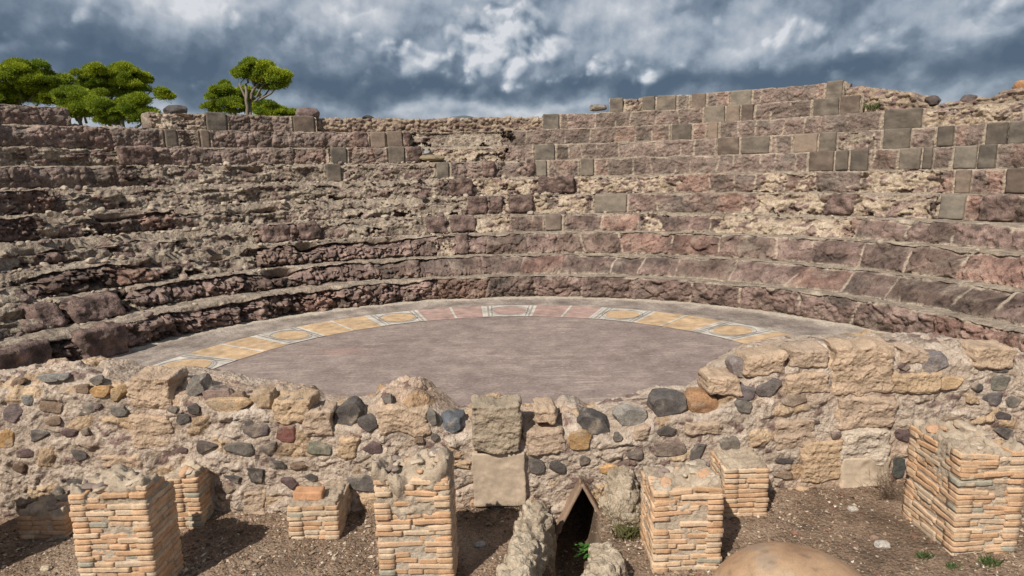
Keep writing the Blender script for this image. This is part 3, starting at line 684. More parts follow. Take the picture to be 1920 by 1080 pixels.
# rubble core behind the top tiers, down to the ground outside
def build_core():
    R = RK[10] + .34
    sil = [(-400, 232), (0, 236), (132, 238), (285, 245), (300, 226), (590, 226), (600, 225), (700, 224), (800, 226), (900, 224), (960, 222), (1018, 224), (1050, 224), (1120, 226), (1240, 215), (1560, 215), (1584, 176), (1600, 166), (1625, 166), (1650, 173), (1700, 176), (1712, 183), (1725, 196), (1745, 200), (1800, 194), (1850, 186), (1885, 176), (1920, 168), (2300, 150)]
    tt = np.linspace(math.radians(196), math.radians(-16), 2600)
    sx = [p[0] for p in sil]; sz = [on_cyl(p[0], p[1], R + .1)[1] if 0 <= p[0] <= 1920 else None for p in sil]; sz[0] = sz[1]; sz[-1] = sz[-2]
    X, _ = to_px(CX + R * np.cos(tt), CY + R * np.sin(tt), 3.7); X = np.where(tt > math.radians(160), -500, np.where(tt < math.radians(20), 2500, X))
    crest = np.interp(X, sx, sz)
    prof = [(0, z) for z in np.linspace(3.0, 3.0 + 1e-6, 1)]
    nfz = 50; nt_ = 44
    S = (math.pi / 2 - tt) * R
    rows = []
    for j in range(nfz): rows.append((j / (nfz - 1), 0.0, 0))
    Rout = 13.3
    for j in range(1, nt_): rows.append((1.0, j / (nt_ - 1), 1))
    for j in range(1, 8): rows.append((1 - j / 7, 1.0, 2))
    rows = np.array(rows); nv = len(rows)
    F_ = rows[None, :, 0]; Tn = rows[None, :, 1]; K = rows[None, :, 2]
    zb = np.where(K == 2, GROUND_Z - .2, 2.9)
    CR = crest[:, None] + 0 * F_
    SS = S[:, None] + 0 * F_
    crr = CR + .05 * fbm(SS * 2.2, Tn * 6, .3, 4, 71) + .03 * fbm(SS * 7, Tn * 14, 1.3, 3, 73) * (K < 2)
    Z = zb + (crr - zb) * F_; RR = R + Tn * (Rout - R)
    u = SS; v = Z + (RR - R) * .9
    wp = fbm(u * 3, v * 3, .4, 2, 75) * .5
    g1, g2, gid = worley(u * 9 + wp, v * 13 + wp, .5 + 0 * u, 77); dome = np.sqrt(np.clip(1 - (g1 / .62) ** 2, 0, 1)); k1, k2, kid = worley(u * 21, v * 27, .7 + 0 * u, 79)
    big = fbm(u * 2.5, v * 4, .9, 4, 81)
    D = .055 * dome * (rnd(gid, 1) > .3) + .02 * (1 - k1) + .07 * big
    RR = RR - D * (K == 0) + D * (K == 2); Z = Z + D * .8 * (K == 1)
    t = .5 + .5 * (rnd(gid, 2) - .5) + .25 * (rnd(kid, 2) - .5) + .3 * big
    c = palette(t, [(.15, .12, .09), (.28, .21, .15), (.38, .29, .21), (.47, .38, .29)]); c = np.where((rnd(gid, 5) > .72)[..., None], palette(t, PURP), c)
    V = np.stack([CX + RR * np.cos(tt)[:, None], CY + RR * np.sin(tt)[:, None], Z], -1)
    part('rubble_core', V, gridF(len(tt), nv), MAT['wall'], theatre, c.reshape(-1, 3), label='tan rubble core behind the top tiers')
build_core()
# loose stones lying on the ruin
def loose(px, py, wpx, hpx, R, col, seed, label, ang=.5, name='boulder', cat='boulder', depth=.8, mat='stone'):
    t, z = on_cyl(px, py, R); x, y = CX + R * math.cos(t), CY + R * math.sin(t)
    sc = (y * cp - (z - CAMZ) * sp) / F_PX; w, h = wpx * sc, hpx * sc
    V, Fq = rock((w, w * depth, h), seed, ang, 18, .07)
    V = rotz(V, t - math.pi / 2) + np.array((x, y, z))
    c = np.array(col) * (1 + .5 * fbm(V[:, 0] * 8, V[:, 1] * 8, V[:, 2] * 8, 4, seed))[:, None]
    base = (x, y, z - h / 2); return solo(name, V, Fq, MAT[mat], base, c, label=label, cat=cat)
loose(329, 207.5, 43, 21, 12.0, (.10, .088, .082), 11, 'smooth dark oval boulder lying on the top rim right of the pines', .25)
loose(577, 215, 45, 27, 12.0, (.20, .145, .13), 12, 'rounded purple boulder on the rim right of the small umbrella pine', .4)
loose(690, 221, 22, 11, 12.1, (.085, .075, .07), 13, 'small flat dark stone on the low rubble rim', .7)
loose(811, 297, 50, 15, 10.35, (.26, .20, .13), 14, 'flat tan slab lying in the gap of the upper tier', .6, 'stone_slab', 'stone slab')
loose(798, 286, 24, 8, 10.5, (.28, .28, .28), 15, 'thin pale grey slab leaning above the tan slab', .7, 'stone_slab', 'stone slab')
loose(1121, 202, 34, 13, 12.3, (.22, .19, .155), 16, 'flat sandy stone leaning on the left end of the topmost course', .6, 'stone_slab', 'stone slab')
loose(1750, 190, 30, 22, 12.1, (.105, .085, .078), 17, 'dark pointed boulder on the right rim, left of the round one', .8)
loose(1817, 187, 28, 20, 12.1, (.125, .10, .09), 18, 'dark rounded boulder on the right rim', .4)
loose(1917, 160, 32, 20, 12.2, (.38, .21, .11), 19, 'orange boulder at the far right end of the rim', .3)
loose(1903, 174, 50, 14, 12.2, (.26, .20, .16), 20, 'flat brown stone under the orange boulder', .6, 'stone_slab', 'stone slab')
loose(1716, 190, 12, 9, 12.1, (.14, .12, .11), 21, 'small dark stone beside the pointed boulder', .5)
loose(1604, 166, 30, 9, 12.3, (.20, .13, .115), 22, 'reddish flat stone on top of the rubble behind the grey end block', .6, 'stone_slab', 'stone slab')
loose(1672, 186, 66, 24, 12.25, (.46, .37, .28), 24, 'pale sandy lump of masonry on the right rim', .7, 'masonry_lump', 'masonry')

# ------------------------------------------------------------------ 4. stage front wall
WY = 5.2
wall = thing('stage_wall', 'low ragged stage wall of pale mortar set with dark field stones and sandstone blocks', 'rubble wall', (0, WY + .3, GROUND_Z))
SIL = [(-300, 705), (0, 702), (60, 690), (150, 680), (215, 688), (250, 697), (340, 694), (400, 702), (430, 712), (500, 722), (575, 730), (596, 748), (650, 750), (690, 748), (728, 722), (780, 716), (815, 735), (838, 752), (860, 770), (885, 764), (905, 752), (950, 752), (975, 764), (1040, 766), (1062, 752), (1078, 748), (1105, 766), (1180, 748), (1240, 731), (1300, 729), (1328, 712), (1342, 688), (1400, 654), (1480, 636), (1650, 630), (1800, 632), (1860, 644), (1920, 662), (2200, 700)]
def wall_top(x):
    xs = []; zs = []
    for px, py in SIL:
        a, b = on_y(px, py, WY + .36); xs.append(a); zs.append(b)
    return np.interp(x, xs, zs)
HOLE = [on_y(1093, 905, WY), on_y(1036, 1030, WY), on_y(1144, 1030, WY)]
g_, m_, p_, r_, o_, s_, b_, l_ = (.098, .084, .074), (.152, .132, .112), (.120, .080, .075), (.165, .072, .058), (.40, .24, .11), (.40, .30, .20), (.215, .150, .105), (.215, .200, .180)
bg_, gr_, pg_, og_ = (.125, .10, .085), (.185, .175, .130), (.098, .078, .075), (.33, .185, .10)
CROP = {1: (0, 640), 2: (400, 640), 3: (800, 640), 4: (1120, 640), 5: (1440, 640)}
# crop, centre x, y, width, height, tilt (deg, clockwise), colour, angularity
STONES = [
 (1,380,325,150,110,-8,m_,.7),(1,528,330,85,50,0,m_,.6),(1,160,445,115,60,-4,g_,.7),(1,355,522,80,62,-15,g_,.9),(1,258,697,72,88,0,m_,.9),(1,365,727,80,55,-15,m_,.9),(1,360,660,115,45,0,g_,.7),
 (1,225,380,80,40,-8,b_,.7),(1,105,522,90,45,-8,p_,.7),(1,310,430,80,30,8,p_,.7),(1,215,315,110,55,8,b_,.5),(1,45,345,110,100,0,(.19,.145,.135),.7),(1,95,282,60,50,0,l_,.8),(1,430,245,85,50,8,o_,.5),
 (1,512,255,70,60,0,(.42,.28,.15),.6),(1,350,235,65,40,0,b_,.6),(1,165,168,110,34,0,l_,.4),(1,390,145,65,40,0,m_,.6),(1,12,455,80,85,0,o_,.4),(1,785,325,50,30,-10,m_,.4),(1,878,322,60,48,5,g_,.3),
 (1,832,370,66,52,10,g_,.7),(1,962,232,98,62,5,bg_,.4),(1,1055,225,82,46,-6,b_,.4),(1,955,165,145,50,-3,(.24,.17,.14),.5),(1,865,222,105,90,-20,m_,.8),(1,1030,305,210,60,0,(.42,.29,.17),.5),
 (1,950,490,100,64,-4,bg_,.8),(1,1095,510,145,76,0,m_,.9),(1,1155,412,80,82,0,g_,.5),(1,1072,637,95,38,10,g_,.7),(1,1165,630,85,66,0,g_,.6),(1,85,585,62,56,0,(.13,.085,.06),.6),(1,835,505,44,24,0,p_,.6),  # the far left one stands in for a hole, its shade put into the colour
 (1,1070,40,60,30,0,b_,.6),(1,20,170,70,34,-10,b_,.6),(1,240,165,50,30,0,l_,.6),(1,430,310,45,22,0,p_,.6),(1,385,425,40,36,0,p_,.6),
 (2,185,228,112,92,0,(.33,.235,.15),.15),(2,253,497,90,66,-4,bg_,.9),(2,190,417,115,76,0,pg_,.6),(2,330,422,118,100,20,r_,.6),(2,480,500,120,66,0,gr_,.6),(2,338,292,130,60,5,(.125,.11,.12),.4),
 (2,612,365,128,112,-20,g_,.7),(2,702,397,100,76,5,g_,.6),(2,730,497,95,54,4,p_,.6),(2,290,570,82,42,5,g_,.7),(2,195,622,112,72,0,g_,.8),(2,385,580,70,35,0,b_,.6),(2,350,657,88,62,-6,p_,.9),(2,445,632,60,30,15,g_,.8),
 (2,690,650,165,86,8,(.145,.125,.11),.6),(2,1003,360,54,76,-12,m_,.8),(2,1097,383,118,102,0,(.10,.105,.115),.8),(2,785,225,46,46,0,m_,.8),(2,55,685,98,36,6,b_,.6),(2,945,458,50,26,0,b_,.6),(2,610,262,58,26,0,(.38,.23,.12),.6),
 (3,655,272,50,42,0,g_,.7),(3,775,358,160,100,22,(.090,.078,.072),.45),(3,950,330,155,84,4,(.25,.225,.195),.6),(3,508,572,86,86,8,g_,.6),(3,608,583,78,52,6,g_,.7),(3,732,558,52,52,10,bg_,.7),(3,840,592,86,46,6,o_,.6),
 (3,710,460,118,86,-5,(.36,.22,.105),.5),(3,960,525,76,46,-6,bg_,.8),(3,882,448,42,38,0,m_,.5),(3,965,672,62,56,0,g_,.5),(3,35,447,42,30,0,g_,.5),
 (4,345,320,168,112,5,(.100,.086,.078),.35),(4,518,315,172,106,8,og_,.15),(4,670,310,96,58,12,m_,.8),(4,690,150,118,94,25,(.20,.165,.15),.7),(4,800,220,120,88,-3,(.13,.108,.098),.8),(4,695,242,92,80,0,(.14,.115,.11),.8),
 (4,470,508,96,82,-4,g_,.95),(4,325,418,96,38,-4,g_,.7),(4,605,485,106,92,-8,(.17,.145,.12),.6),(4,480,577,95,50,0,(.19,.155,.15),.7),(4,330,500,160,62,0,(.205,.155,.125),.5),(4,920,285,112,62,4,(.26,.19,.14),.5),
 (4,990,378,78,24,-2,g_,.7),(4,1110,440,78,36,-4,p_,.9),(4,870,553,88,26,0,g_,.7),(4,430,575,60,60,0,(.18,.15,.14),.7),(4,860,620,90,30,5,b_,.6),(4,770,40,45,24,0,p_,.6),
 (5,810,118,152,90,-12,(.21,.18,.17),.9),(5,870,205,112,70,-5,(.42,.29,.17),.5),(5,985,228,52,50,-25,g_,.8),(5,1092,200,106,76,0,(.17,.155,.125),.6),(5,1055,275,92,62,0,(.135,.115,.11),.5),(5,1152,288,66,62,0,m_,.5),
 (5,1097,350,72,34,12,pg_,.7),(5,1090,425,94,46,18,g_,.7),(5,750,380,62,40,-10,(.15,.125,.115),.8),(5,860,370,114,36,0,b_,.5),(5,825,445,84,60,25,o_,.6),(5,920,460,74,34,0,g_,.7),(5,635,440,92,62,0,p_,.6),
 (5,600,585,74,104,0,(.09,.09,.08),.7),(5,1165,490,50,60,0,p_,.6),(5,650,135,60,30,15,p_,.7),(5,1100,145,70,24,-5,pg_,.7)]
SANDST = [  # eroded sandstone blocks: crop, x, y, w, h, proud
 (1,672,247,200,150,.06),(2,480,392,135,118,.05),(2,617,492,98,100,.035),(2,865,385,240,118,.04),(2,195,780,112,170,.03),(2,720,770,90,130,.025),(1,680,430,190,150,.02),
 (3,540,465,190,112,.04),(3,165,575,88,34,.03),(3,545,350,95,70,.05),(3,995,430,78,72,.03),(3,355,806,95,62,.10),(4,600,215,160,90,.06),(4,490,410,180,62,.04),(4,1040,560,185,190,.04),(4,985,210,200,95,.05),(4,915,435,190,130,.02),
 (4,985,710,240,60,.03),(5,455,140,278,220,.06),(5,468,335,265,145,.05),(5,710,205,235,92,.05),(5,1090,95,185,100,.07),(5,700,90,120,70,.03),(5,955,285,66,42,.03),(4,800,120,190,95,.04),(4,1000,90,180,80,.04),(2,345,330,180,110,.05),(1,540,560,180,60,.03)]
def stone_spots():
    out = []
    for t in STONES + [(b[0], b[1], b[2], b[3], b[4], 0) for b in SANDST]:
        ox, oy = CROP[t[0]]; X, Z = on_y(ox + t[1] / 2.454, oy + t[2] / 2.454, WY - .02); sc = (WY * cp - (Z - CAMZ) * sp) / F_PX / 2.454
        out.append((X, Z, t[3] * sc / 2, t[4] * sc / 2))
    return out
def build_wall():
    xs = np.concatenate([np.arange(-6.2, -4.7, .05), np.arange(-4.7, 4.9, .0085), np.arange(4.9, 6.2, .05)]); zt = wall_top(xs) - .055
    nf, ntp, nb = 110, 52, 24
    X = np.repeat(xs[:, None], nf + ntp + nb, 1); ZT = zt[:, None]
    a = np.linspace(0, 1, nf)[None, :]; b = np.linspace(0, 1, ntp + 1)[None, 1:]; c_ = np.linspace(0, 1, nb + 1)[None, 1:]
    zb = GROUND_Z - .35
    rd = .13                      # rounded shoulder
    Zf = zb + (ZT - rd - zb) * a; Yf = WY + .0 * Zf + np.where(Zf > .1, (Zf - .1) * .10, 0)
    top0 = Yf[:, -1:]
    Zt = ZT - rd + rd * np.sin(np.clip(b * 2.6, 0, 1) * math.pi / 2) + 0 * X[:, :1]; Yt = top0 + .58 * b
    Yb = Yt[:, -1:] + .03 * c_; Zb = (ZT) + (-.05 - ZT) * c_
    Y = np.concatenate([Yf, Yt, Yb + 0 * Zb], 1); Z = np.concatenate([Zf, Zt, Zb], 1)
    isf = np.zeros(nf + ntp + nb); isf[:nf] = 1; ist = np.zeros_like(isf); ist[nf:nf + ntp] = 1; isb = 1 - isf - ist
    u = X; v = Z + (Y - WY) * 1.0
    w1 = fbm(u * 2.5, v * 2.5, .3, 3, 101)
    g1, g2, gid = worley(u * 5.2 + w1 * 1.4, v * 7.0 + w1, .5 + 0 * u, 103); h1, h2, hid = worley(u * 13 + w1 * 2, v * 17, .1 + 0 * u, 105)
    k1, k2, kid = worley(u * 34, v * 40, .3 + 0 * u, 106)
    big = fbm(u * 3.1, v * 3.4, .9, 4, 107, .55); fine = fbm(u * 17, v * 26, .2, 4, 109, .6)
    isb1 = rnd(gid, 1) > .52; isb2 = rnd(hid, 1) > .55
    dome = np.clip((g2 - g1) / .35, 0, 1) ** .6; dome2 = np.clip((h2 - h1) / .35, 0, 1) ** .6
    pits = sstep(.30, .12, k1) * (rnd(kid, 3) > .80)
    D = .040 * np.where(isb1, dome, .18) + .022 * np.where(isb2, dome2, .2) + .055 * big + .018 * fine - .03 * pits
    rugg = 1 + .55 * sstep(.25, .0, ZT - Z)          # rougher towards the broken top
    near = np.zeros_like(D); Zr = Z + 0 * X
    for sx_, sz_, a_, b_2 in stone_spots():
        i0, i1 = np.searchsorted(xs, (sx_ - a_ * 2 - .05, sx_ + a_ * 2 + .05)); sl = slice(i0, i1)
        rr = np.sqrt(((X[sl] - sx_) / a_) ** 2 + ((Zr[sl] - sz_) / b_2) ** 2); near[sl] = np.maximum(near[sl], sstep(1.75, .95, rr))
    D = D * (1 - .75 * near) + .012 * near * (1 - sstep(.3, .0, ZT - Z) * .5)
    D = D * .80 * rugg * (1 + .4 * isb)
    t = .52 + .35 * (rnd(gid, 2) - .5) * isb1 + .35 * (rnd(hid, 2) - .5) + .35 * big + .35 * fine
    c = palette(t, [(.21, .155, .12), (.375, .292, .225), (.49, .395, .315), (.57, .48, .395)])
    och = (isb1 & (rnd(gid, 7) > .80)); c = np.where(och[..., None], c * np.array((1.0, .90, .74)), c)
    pur = (isb2 & ~isb1 & (rnd(hid, 7) > .66)); c = np.where(pur[..., None], palette(t, PURP), c)
    pnk = sstep(.0, .3, fbm(u * .9, v * 1.4, .6, 3, 111)); c = cmix(c, c * np.array((1.0, .92, .86)), pnk)
    dk = sstep(.18, .42, fbm(u * 3, v * 4, 3.3, 4, 113)); c = cmix(c, c * .66, dk * .7)
    ny = -(isf + .25 * ist) + isb; nz = ist * .9
    V = np.stack([X, Y + D * ny[None, :] + .02 * (isf)[None, :], Z + D * nz[None, :]], -1)
    # the drain mouth: a deep triangular hole in the face
    (ax, az), (bx, bz), (cx2, cz2) = HOLE
    hx = X; hz = V[..., 2]
    fz = np.clip((hz - bz) / (az - bz), -1, 1); half = (1 - fz) * (cx2 - bx) / 2; mid = mix((bx + cx2) / 2, ax, np.clip(fz, 0, 1))
    ins = (np.abs(hx - mid) < half) & (fz < 1) & (isf[None, :] > 0)
    V[..., 1] = np.where(ins, WY + .55, V[..., 1]); c = np.where(ins[..., None], np.array((.10, .08, .06)), c)  # inside of the hole coloured dark, so its shade is partly painted
    part('mortar_core', V, gridF(len(xs), nf + ntp + nb), MAT['wall'], wall, c.reshape(-1, 3))
build_wall()
def wall_stone(i, cr_i, x, y, w, h, rot, col, ang):
    ox, oy = CROP[cr_i]; px, py = ox + x / 2.454, oy + y / 2.454
    X, Z = on_y(px, py, WY - .02); yd = WY * cp - (Z - CAMZ) * sp; sc = yd / F_PX
    ww, hh = w / 2.454 * sc * 1.12, h / 2.454 * sc * 1.18
    ztop = float(wall_top(np.array(X))); Z = min(Z, ztop - .05)
    if on_y(px, py, WY)[1] > ztop + .14: return
    dp = min(ww, hh) * 1.3
    r = rng(900 + i); V, Fq = rock((ww, dp, hh), 900 + i, min(1, ang + .15), 16, .085)
    boul = ang < .3
    if not boul: V[:, 1] = np.maximum(V[:, 1], -dp * .5 * .62 + .008 * fbm(V[:, 0] * 9, V[:, 2] * 9, i * 1.7, 3, i))
    V = roty(V, math.radians(rot)); fr_ = -V[:, 1].min(); Yc = WY + fr_ - (.040 if boul else r.uniform(.012, .026)) + (max(Z - .1, 0)) * .10
    if Z > ztop - .08: Yc += .05
    V = V + np.array((X, Yc, Z))
    c = np.array(col) * (1 + .55 * fbm(V[:, 0] * 9, V[:, 1] * 9, V[:, 2] * 12, 4, i))[:, None] * r.uniform(.9, 1.12)
    dust = sstep(.10, .38, fbm(V[:, 0] * 7, V[:, 1] * 7, V[:, 2] * 7, 4, i + 40)); c = cmix(c, np.array((.36, .29, .22)), dust * .55)
    part('field_stone', V, Fq, MAT['stone'], wall, c)
for i, st in enumerate(STONES): wall_stone(i, *st)
def sand_block(i, cr_i, x, y, w, h, proud, col=(.40, .31, .215), name='sandstone_block', label=None, smooth=False, dep=.3):
    ox, oy = CROP[cr_i]; px, py = ox + x / 2.454, oy + y / 2.454
    X, Z = on_y(px, py, WY - .03); sc = (WY * cp - (Z - CAMZ) * sp) / F_PX; ww, hh = w / 2.454 * sc, h / 2.454 * sc * 1.06
    n = (max(8, int(ww / .011)), 8, max(8, int(hh / .011)))
    V, Fq, d = rbox((ww / 2, dep / 2, hh / 2), .012 if smooth else min(.028, hh * .25), n, .004 if smooth else .02, 6, i)
    if not smooth:
        s = i * 5.3
        str_ = fbm(V[:, 0] * 3 + s, V[:, 1] * 3, V[:, 2] * 30, 4, i + 3, .6); lump = fbm(V[:, 0] * 6 + s, V[:, 1] * 6, V[:, 2] * 9, 4, i + 5); ho, h2, _ = worley(V[:, 0] * 22 + s, V[:, 1] * 22, V[:, 2] * 28, i)
        V = V + d * (.014 * str_ + .034 * lump - .016 * sstep(.42, .15, ho))[:, None]
        am = 1.0 if i >= 200 else 2.4
        V[:, 0] += am * .03 * fbm(V[:, 2] * 5 + s, V[:, 1], .3, 3, i + 8); V[:, 2] += am * .022 * fbm(V[:, 0] * 5 + s, V[:, 1], .3, 3, i + 9)
        c = palette(.5 + .6 * lump + .35 * str_, [np.array(col) * .55, np.array(col) * .85, np.array(col) * 1.05, np.array(col) * 1.25])
    else:
        c = np.array(col) * (1 + .45 * fbm(V[:, 0] * 5 + i, V[:, 1] * 5, V[:, 2] * 4, 5, i))[:, None]
        c = cmix(c, np.array((.30, .23, .165)), sstep(.05, .4, fbm(V[:, 0] * 9, V[:, 2] * 5 + i, .5, 4, i)) * .45)
        V = V + d * (.012 * fbm(V[:, 0] * 9 + i, V[:, 1] * 9, V[:, 2] * 12, 4, i + 2))[:, None]; V[:, 0] += .022 * fbm(V[:, 2] * 7 + i, V[:, 1], .3, 4, i + 8)
    V = V + np.array((X, WY + dep / 2 - proud * (1.0 if i >= 200 else .45) - .005 + max(Z - .1, 0) * .1, Z))
    return part(name, V, Fq, MAT['plaster'] if smooth else MAT['sand'], wall, c, label=label)
for i, b in enumerate(SANDST): sand_block(i + 60, *b, col=[(.475, .345, .24), (.44, .325, .235), (.47, .335, .215)][i % 3])
sand_block(201, 3, 320, 400, 225, 215, .10, (.36, .285, .205), label='large squared sandstone block jutting over a plastered recess')
sand_block(202, 3, 335, 635, 242, 245, .045, (.46, .36, .265), 'plaster_panel', 'smooth beige plaster panel below the jutting sandstone block', True)
sand_block(203, 5, 450, 490, 225, 160, .035, (.52, .43, .34), 'plaster_panel', 'pale rough upper half of the right plaster panel', False)
sand_block(204, 5, 446, 620, 220, 168, .035, (.53, .42, .31), 'plaster_panel', 'smooth cream lower half of the right plaster panel', True)

# ------------------------------------------------------------------ 5. brick pillars
BRC = [(.54, .37, .235), (.55, .36, .22), (.56, .40, .265), (.53, .35, .22), (.50, .31, .18), (.52, .40, .28), (.57, .42, .285), (.55, .345, .205)]
BRC_OLD = [(.50, .34, .21), (.55, .40, .26), (.53, .325, .19), (.53, .415, .28), (.50, .30, .17), (.45, .37, .26), (.57, .44, .31), (.54, .38, .24)]
def brick_pillar(x0, x1, yf, yb, z0, z1, seed, label, broken=0.25, cap=True, wave=0.0, side=None, rough_top=.08, group='brick pillars standing before the stage wall', ruin=0.0):
    root = thing('brick_pillar', label, 'brick pillar', ((x0 + x1) / 2, (yf + yb) / 2, z0 + .02), group)
    r = rng(seed); bag = Bag(); w, d = x1 - x0, yb - yf; H = z1 - z0
    ch = .0425
    n = int(H / ch)
    def ztop(x, y): return z1 - broken * ch * 4 * (0.5 + 1.3 * noise(np.array(x * 3.1 + seed), np.array(y * 3.1), np.array(.5)))
    for j in range(n + 1):
        zc = z0 + (j + .5) * ch
        for sidei in range(4):
            L_ = w if sidei % 2 == 0 else d; a = -.01 + r.uniform(-.01, .0); end = L_ + .01
            while a < end - .03:
                bl = r.choice([.12, .19, .25, .30], p=[.15, .25, .35, .25]) * r.uniform(.85, 1.15); b = min(a + bl, end)
                if end - b < .07: b = end
                m = (a + b) / 2; hl = (b - a) / 2 - .005; th = ch * r.uniform(.38, .455) ; dep = .055
                proud = r.normal(0, .005) + (.004)
                if sidei == 0: cx_, cy_, rz = x0 + m, yf + dep - proud, 0
                elif sidei == 2: cx_, cy_, rz = x0 + m, yb - dep + proud, math.pi
                elif sidei == 1: cx_, cy_, rz = x1 - dep + proud, yf + m, math.pi / 2
                else: cx_, cy_, rz = x0 + dep - proud, yf + m, -math.pi / 2
                a = b
                zz = zc + r.normal(0, .0035) + wave * .012 * math.sin(m * 9 + j)
                zt = float(ztop(cx_, cy_))
                if zz > zt: continue
                up = max(0.0, 1 - (zt - zz) / .35)
                if r.random() < .03 + ruin * (.15 + .75 * up): continue
                V, Fq, dd = rbox((hl, dep, th), .0045, (max(6, int(hl * 2 / .016)), 3, 5), .005, 22, int(r.integers(1e6)) % 977 + 1)
                V[:, 2] += .006 * fbm(V[:, 0] * 7 + j * 3.3, V[:, 1] * 3, m * 5.0, 2, seed)
                V = roty(V, r.normal(0, .016 + .05 * up * ruin + .02 * wave)); V = rotz(V, r.normal(0, .02 + .06 * ruin * up))
                V = rotz(V, rz) + np.array((cx_, cy_ , zz))
                c = np.array(BRC[int(r.integers(len(BRC)))]) * r.uniform(.88, 1.10)
                if r.random() < .03: c = np.array((.34, .31, .24))
                bag.add(V, Fq, c * (1 + .3 * fbm(V[:, 0] * 12, V[:, 1] * 12, V[:, 2] * 20, 3, seed)[:, None]))
    for q_ in range(int(5 + 18 * ruin + 30 * w * d)):
        if rough_top < .03: break
        bx_, by_ = r.uniform(x0 + .06, x1 - .06), r.uniform(yf + .04, yb - .05); sz = r.uniform(.03, .075)
        V, Fq = rock((sz * 2, sz * 1.4, sz * r.uniform(.5, 1.0)), seed * 50 + q_, .7, 8, .08); V = rotz(roty(V, r.normal(0, .3)), r.uniform(0, 6.3)) + np.array((bx_, by_, float(ztop(bx_, by_)) + rough_top * .35 + .012))
        c = np.array([(.50, .31, .19), (.42, .33, .24), (.26, .20, .165), (.50, .41, .31)][int(r.integers(4))]); bag.add(V, Fq, c * np.ones_like(V))
    V, F, c = bag.get(); part('brickwork', V, F, MAT['brick'], root, c)
    # mortar body with a lumpy broken top
    nn = (max(12, int(w / .012)), max(12, int(d / .014)), max(12, int(H / .014)))
    V, Fq, dd = rbox((w / 2 - .006, d / 2 - .006, H / 2), .01, nn, .008, 16, seed)
    V = V + np.array(((x0 + x1) / 2, (yf + yb) / 2, (z0 + z1) / 2))
    q = (V[:, 2] - z0) / H; zt = ztop(V[:, 0], V[:, 1]) + (.012 if cap else -.02)
    lump = fbm(V[:, 0] * 7, V[:, 1] * 7, V[:, 2] * 7, 4, seed + 4)
    V[:, 2] = z0 + q * (zt - z0) + np.where(q > .97, rough_top * (.25 + lump * 1.5 + .5 * fbm(V[:, 0] * 22, V[:, 1] * 22, V[:, 2] * 9, 4, seed + 14, .5)) * (1 - .6 * (np.abs(dd[:, 2]) < .7)), 0)
    hi = sstep(.35 if ruin else .8, .97, q)
    V[:, 0] += dd[:, 0] * hi * ruin * .05 * lump * 2; V[:, 1] += dd[:, 1] * hi * ruin * .05 * lump * 2
    V = V + dd * ((.006 + .022 * hi) * fbm(V[:, 0] * 30, V[:, 1] * 30, V[:, 2] * 30, 3, seed + 6))[:, None]
    g = fbm(V[:, 0] * 6, V[:, 1] * 6, V[:, 2] * 8, 4, seed + 9)
    c = palette(.55 + .6 * g, [(.36, .29, .22), (.48, .40, .31), (.58, .50, .40)])
    c = cmix(c, palette(.5 + .8 * g, [(.20, .15, .11), (.36, .28, .20), (.52, .42, .31)]), hi * (.75 if cap else 0))
    part('mortar_core', V, Fq, MAT['mortar'], root, c)
    return root
def xat(px, py, Y): return on_y(px, py, Y)[0]
Z0 = GROUND_Z - .1
YA = 4.10
brick_pillar(xat(140, 1000, YA), xat(283, 1000, YA), YA, YA + .34, Z0, on_y(230, 895, YA + .1)[1], 31, 'tall brick pillar at left with a shaded right side and rubble cap', .7, rough_top=.07, ruin=.15)
YB = 4.12
brick_pillar(xat(708, 1000, YB), xat(846, 1000, YB), YB, YB + .34, Z0, on_y(775, 872, YB + .1)[1], 32, 'ragged brick pillar just left of the drain, its upper half crumbling in mortar', .6, ruin=.7, rough_top=.10)
YD = 4.22
brick_pillar(xat(1226, 1000, YD), xat(1352, 1000, YD), YD, YD + .44, Z0, on_y(1290, 915, YD)[1], 33, 'broad brick pillar right of the drain with white mortar showing on top', .3, ruin=.30, wave=1.0, rough_top=.04)
YE = 4.86
brick_pillar(xat(1358, 940, YE), xat(1438, 940, YE), YE, WY + .05, Z0, on_y(1395, 878, YE)[1], 34, 'small neat brick pillar against the wall, upper right of the broad one', .05, rough_top=.02)
YF = 4.16
xF0, yF0 = on_z(1790, 1060, GROUND_Z + .10)
brick_pillar(xat(1790, 1000, YF), xat(1908, 1000, YF), YF, YF + .58, Z0, on_y(1850, 850, YF)[1], 35, 'large brick pillar at far right with its splayed courses and left side in the sun', .25, ruin=.12, wave=1.3, rough_top=.07)
YC = 4.80
brick_pillar(xat(543, 985, YC), xat(634, 985, YC), YC, WY + .05, Z0, on_y(590, 948, YC)[1], 36, 'low brick stub against the wall with a loose brick on top', .08, rough_top=.02)
YG = 4.99
brick_pillar(xat(322, 960, YG), xat(376, 960, YG), YG, WY + .05, Z0, on_y(350, 893, YG)[1], 37, 'narrow brick pillar half hidden behind the tall left pillar', .1, rough_top=.03)
YH = 4.9
brick_pillar(xat(36, 985, YH), xat(122, 985, YH), YH, WY + .05, Z0, on_y(80, 962, YH)[1], 38, 'low worn brick stub at the far left of the wall', .15, ruin=.1, rough_top=.04)
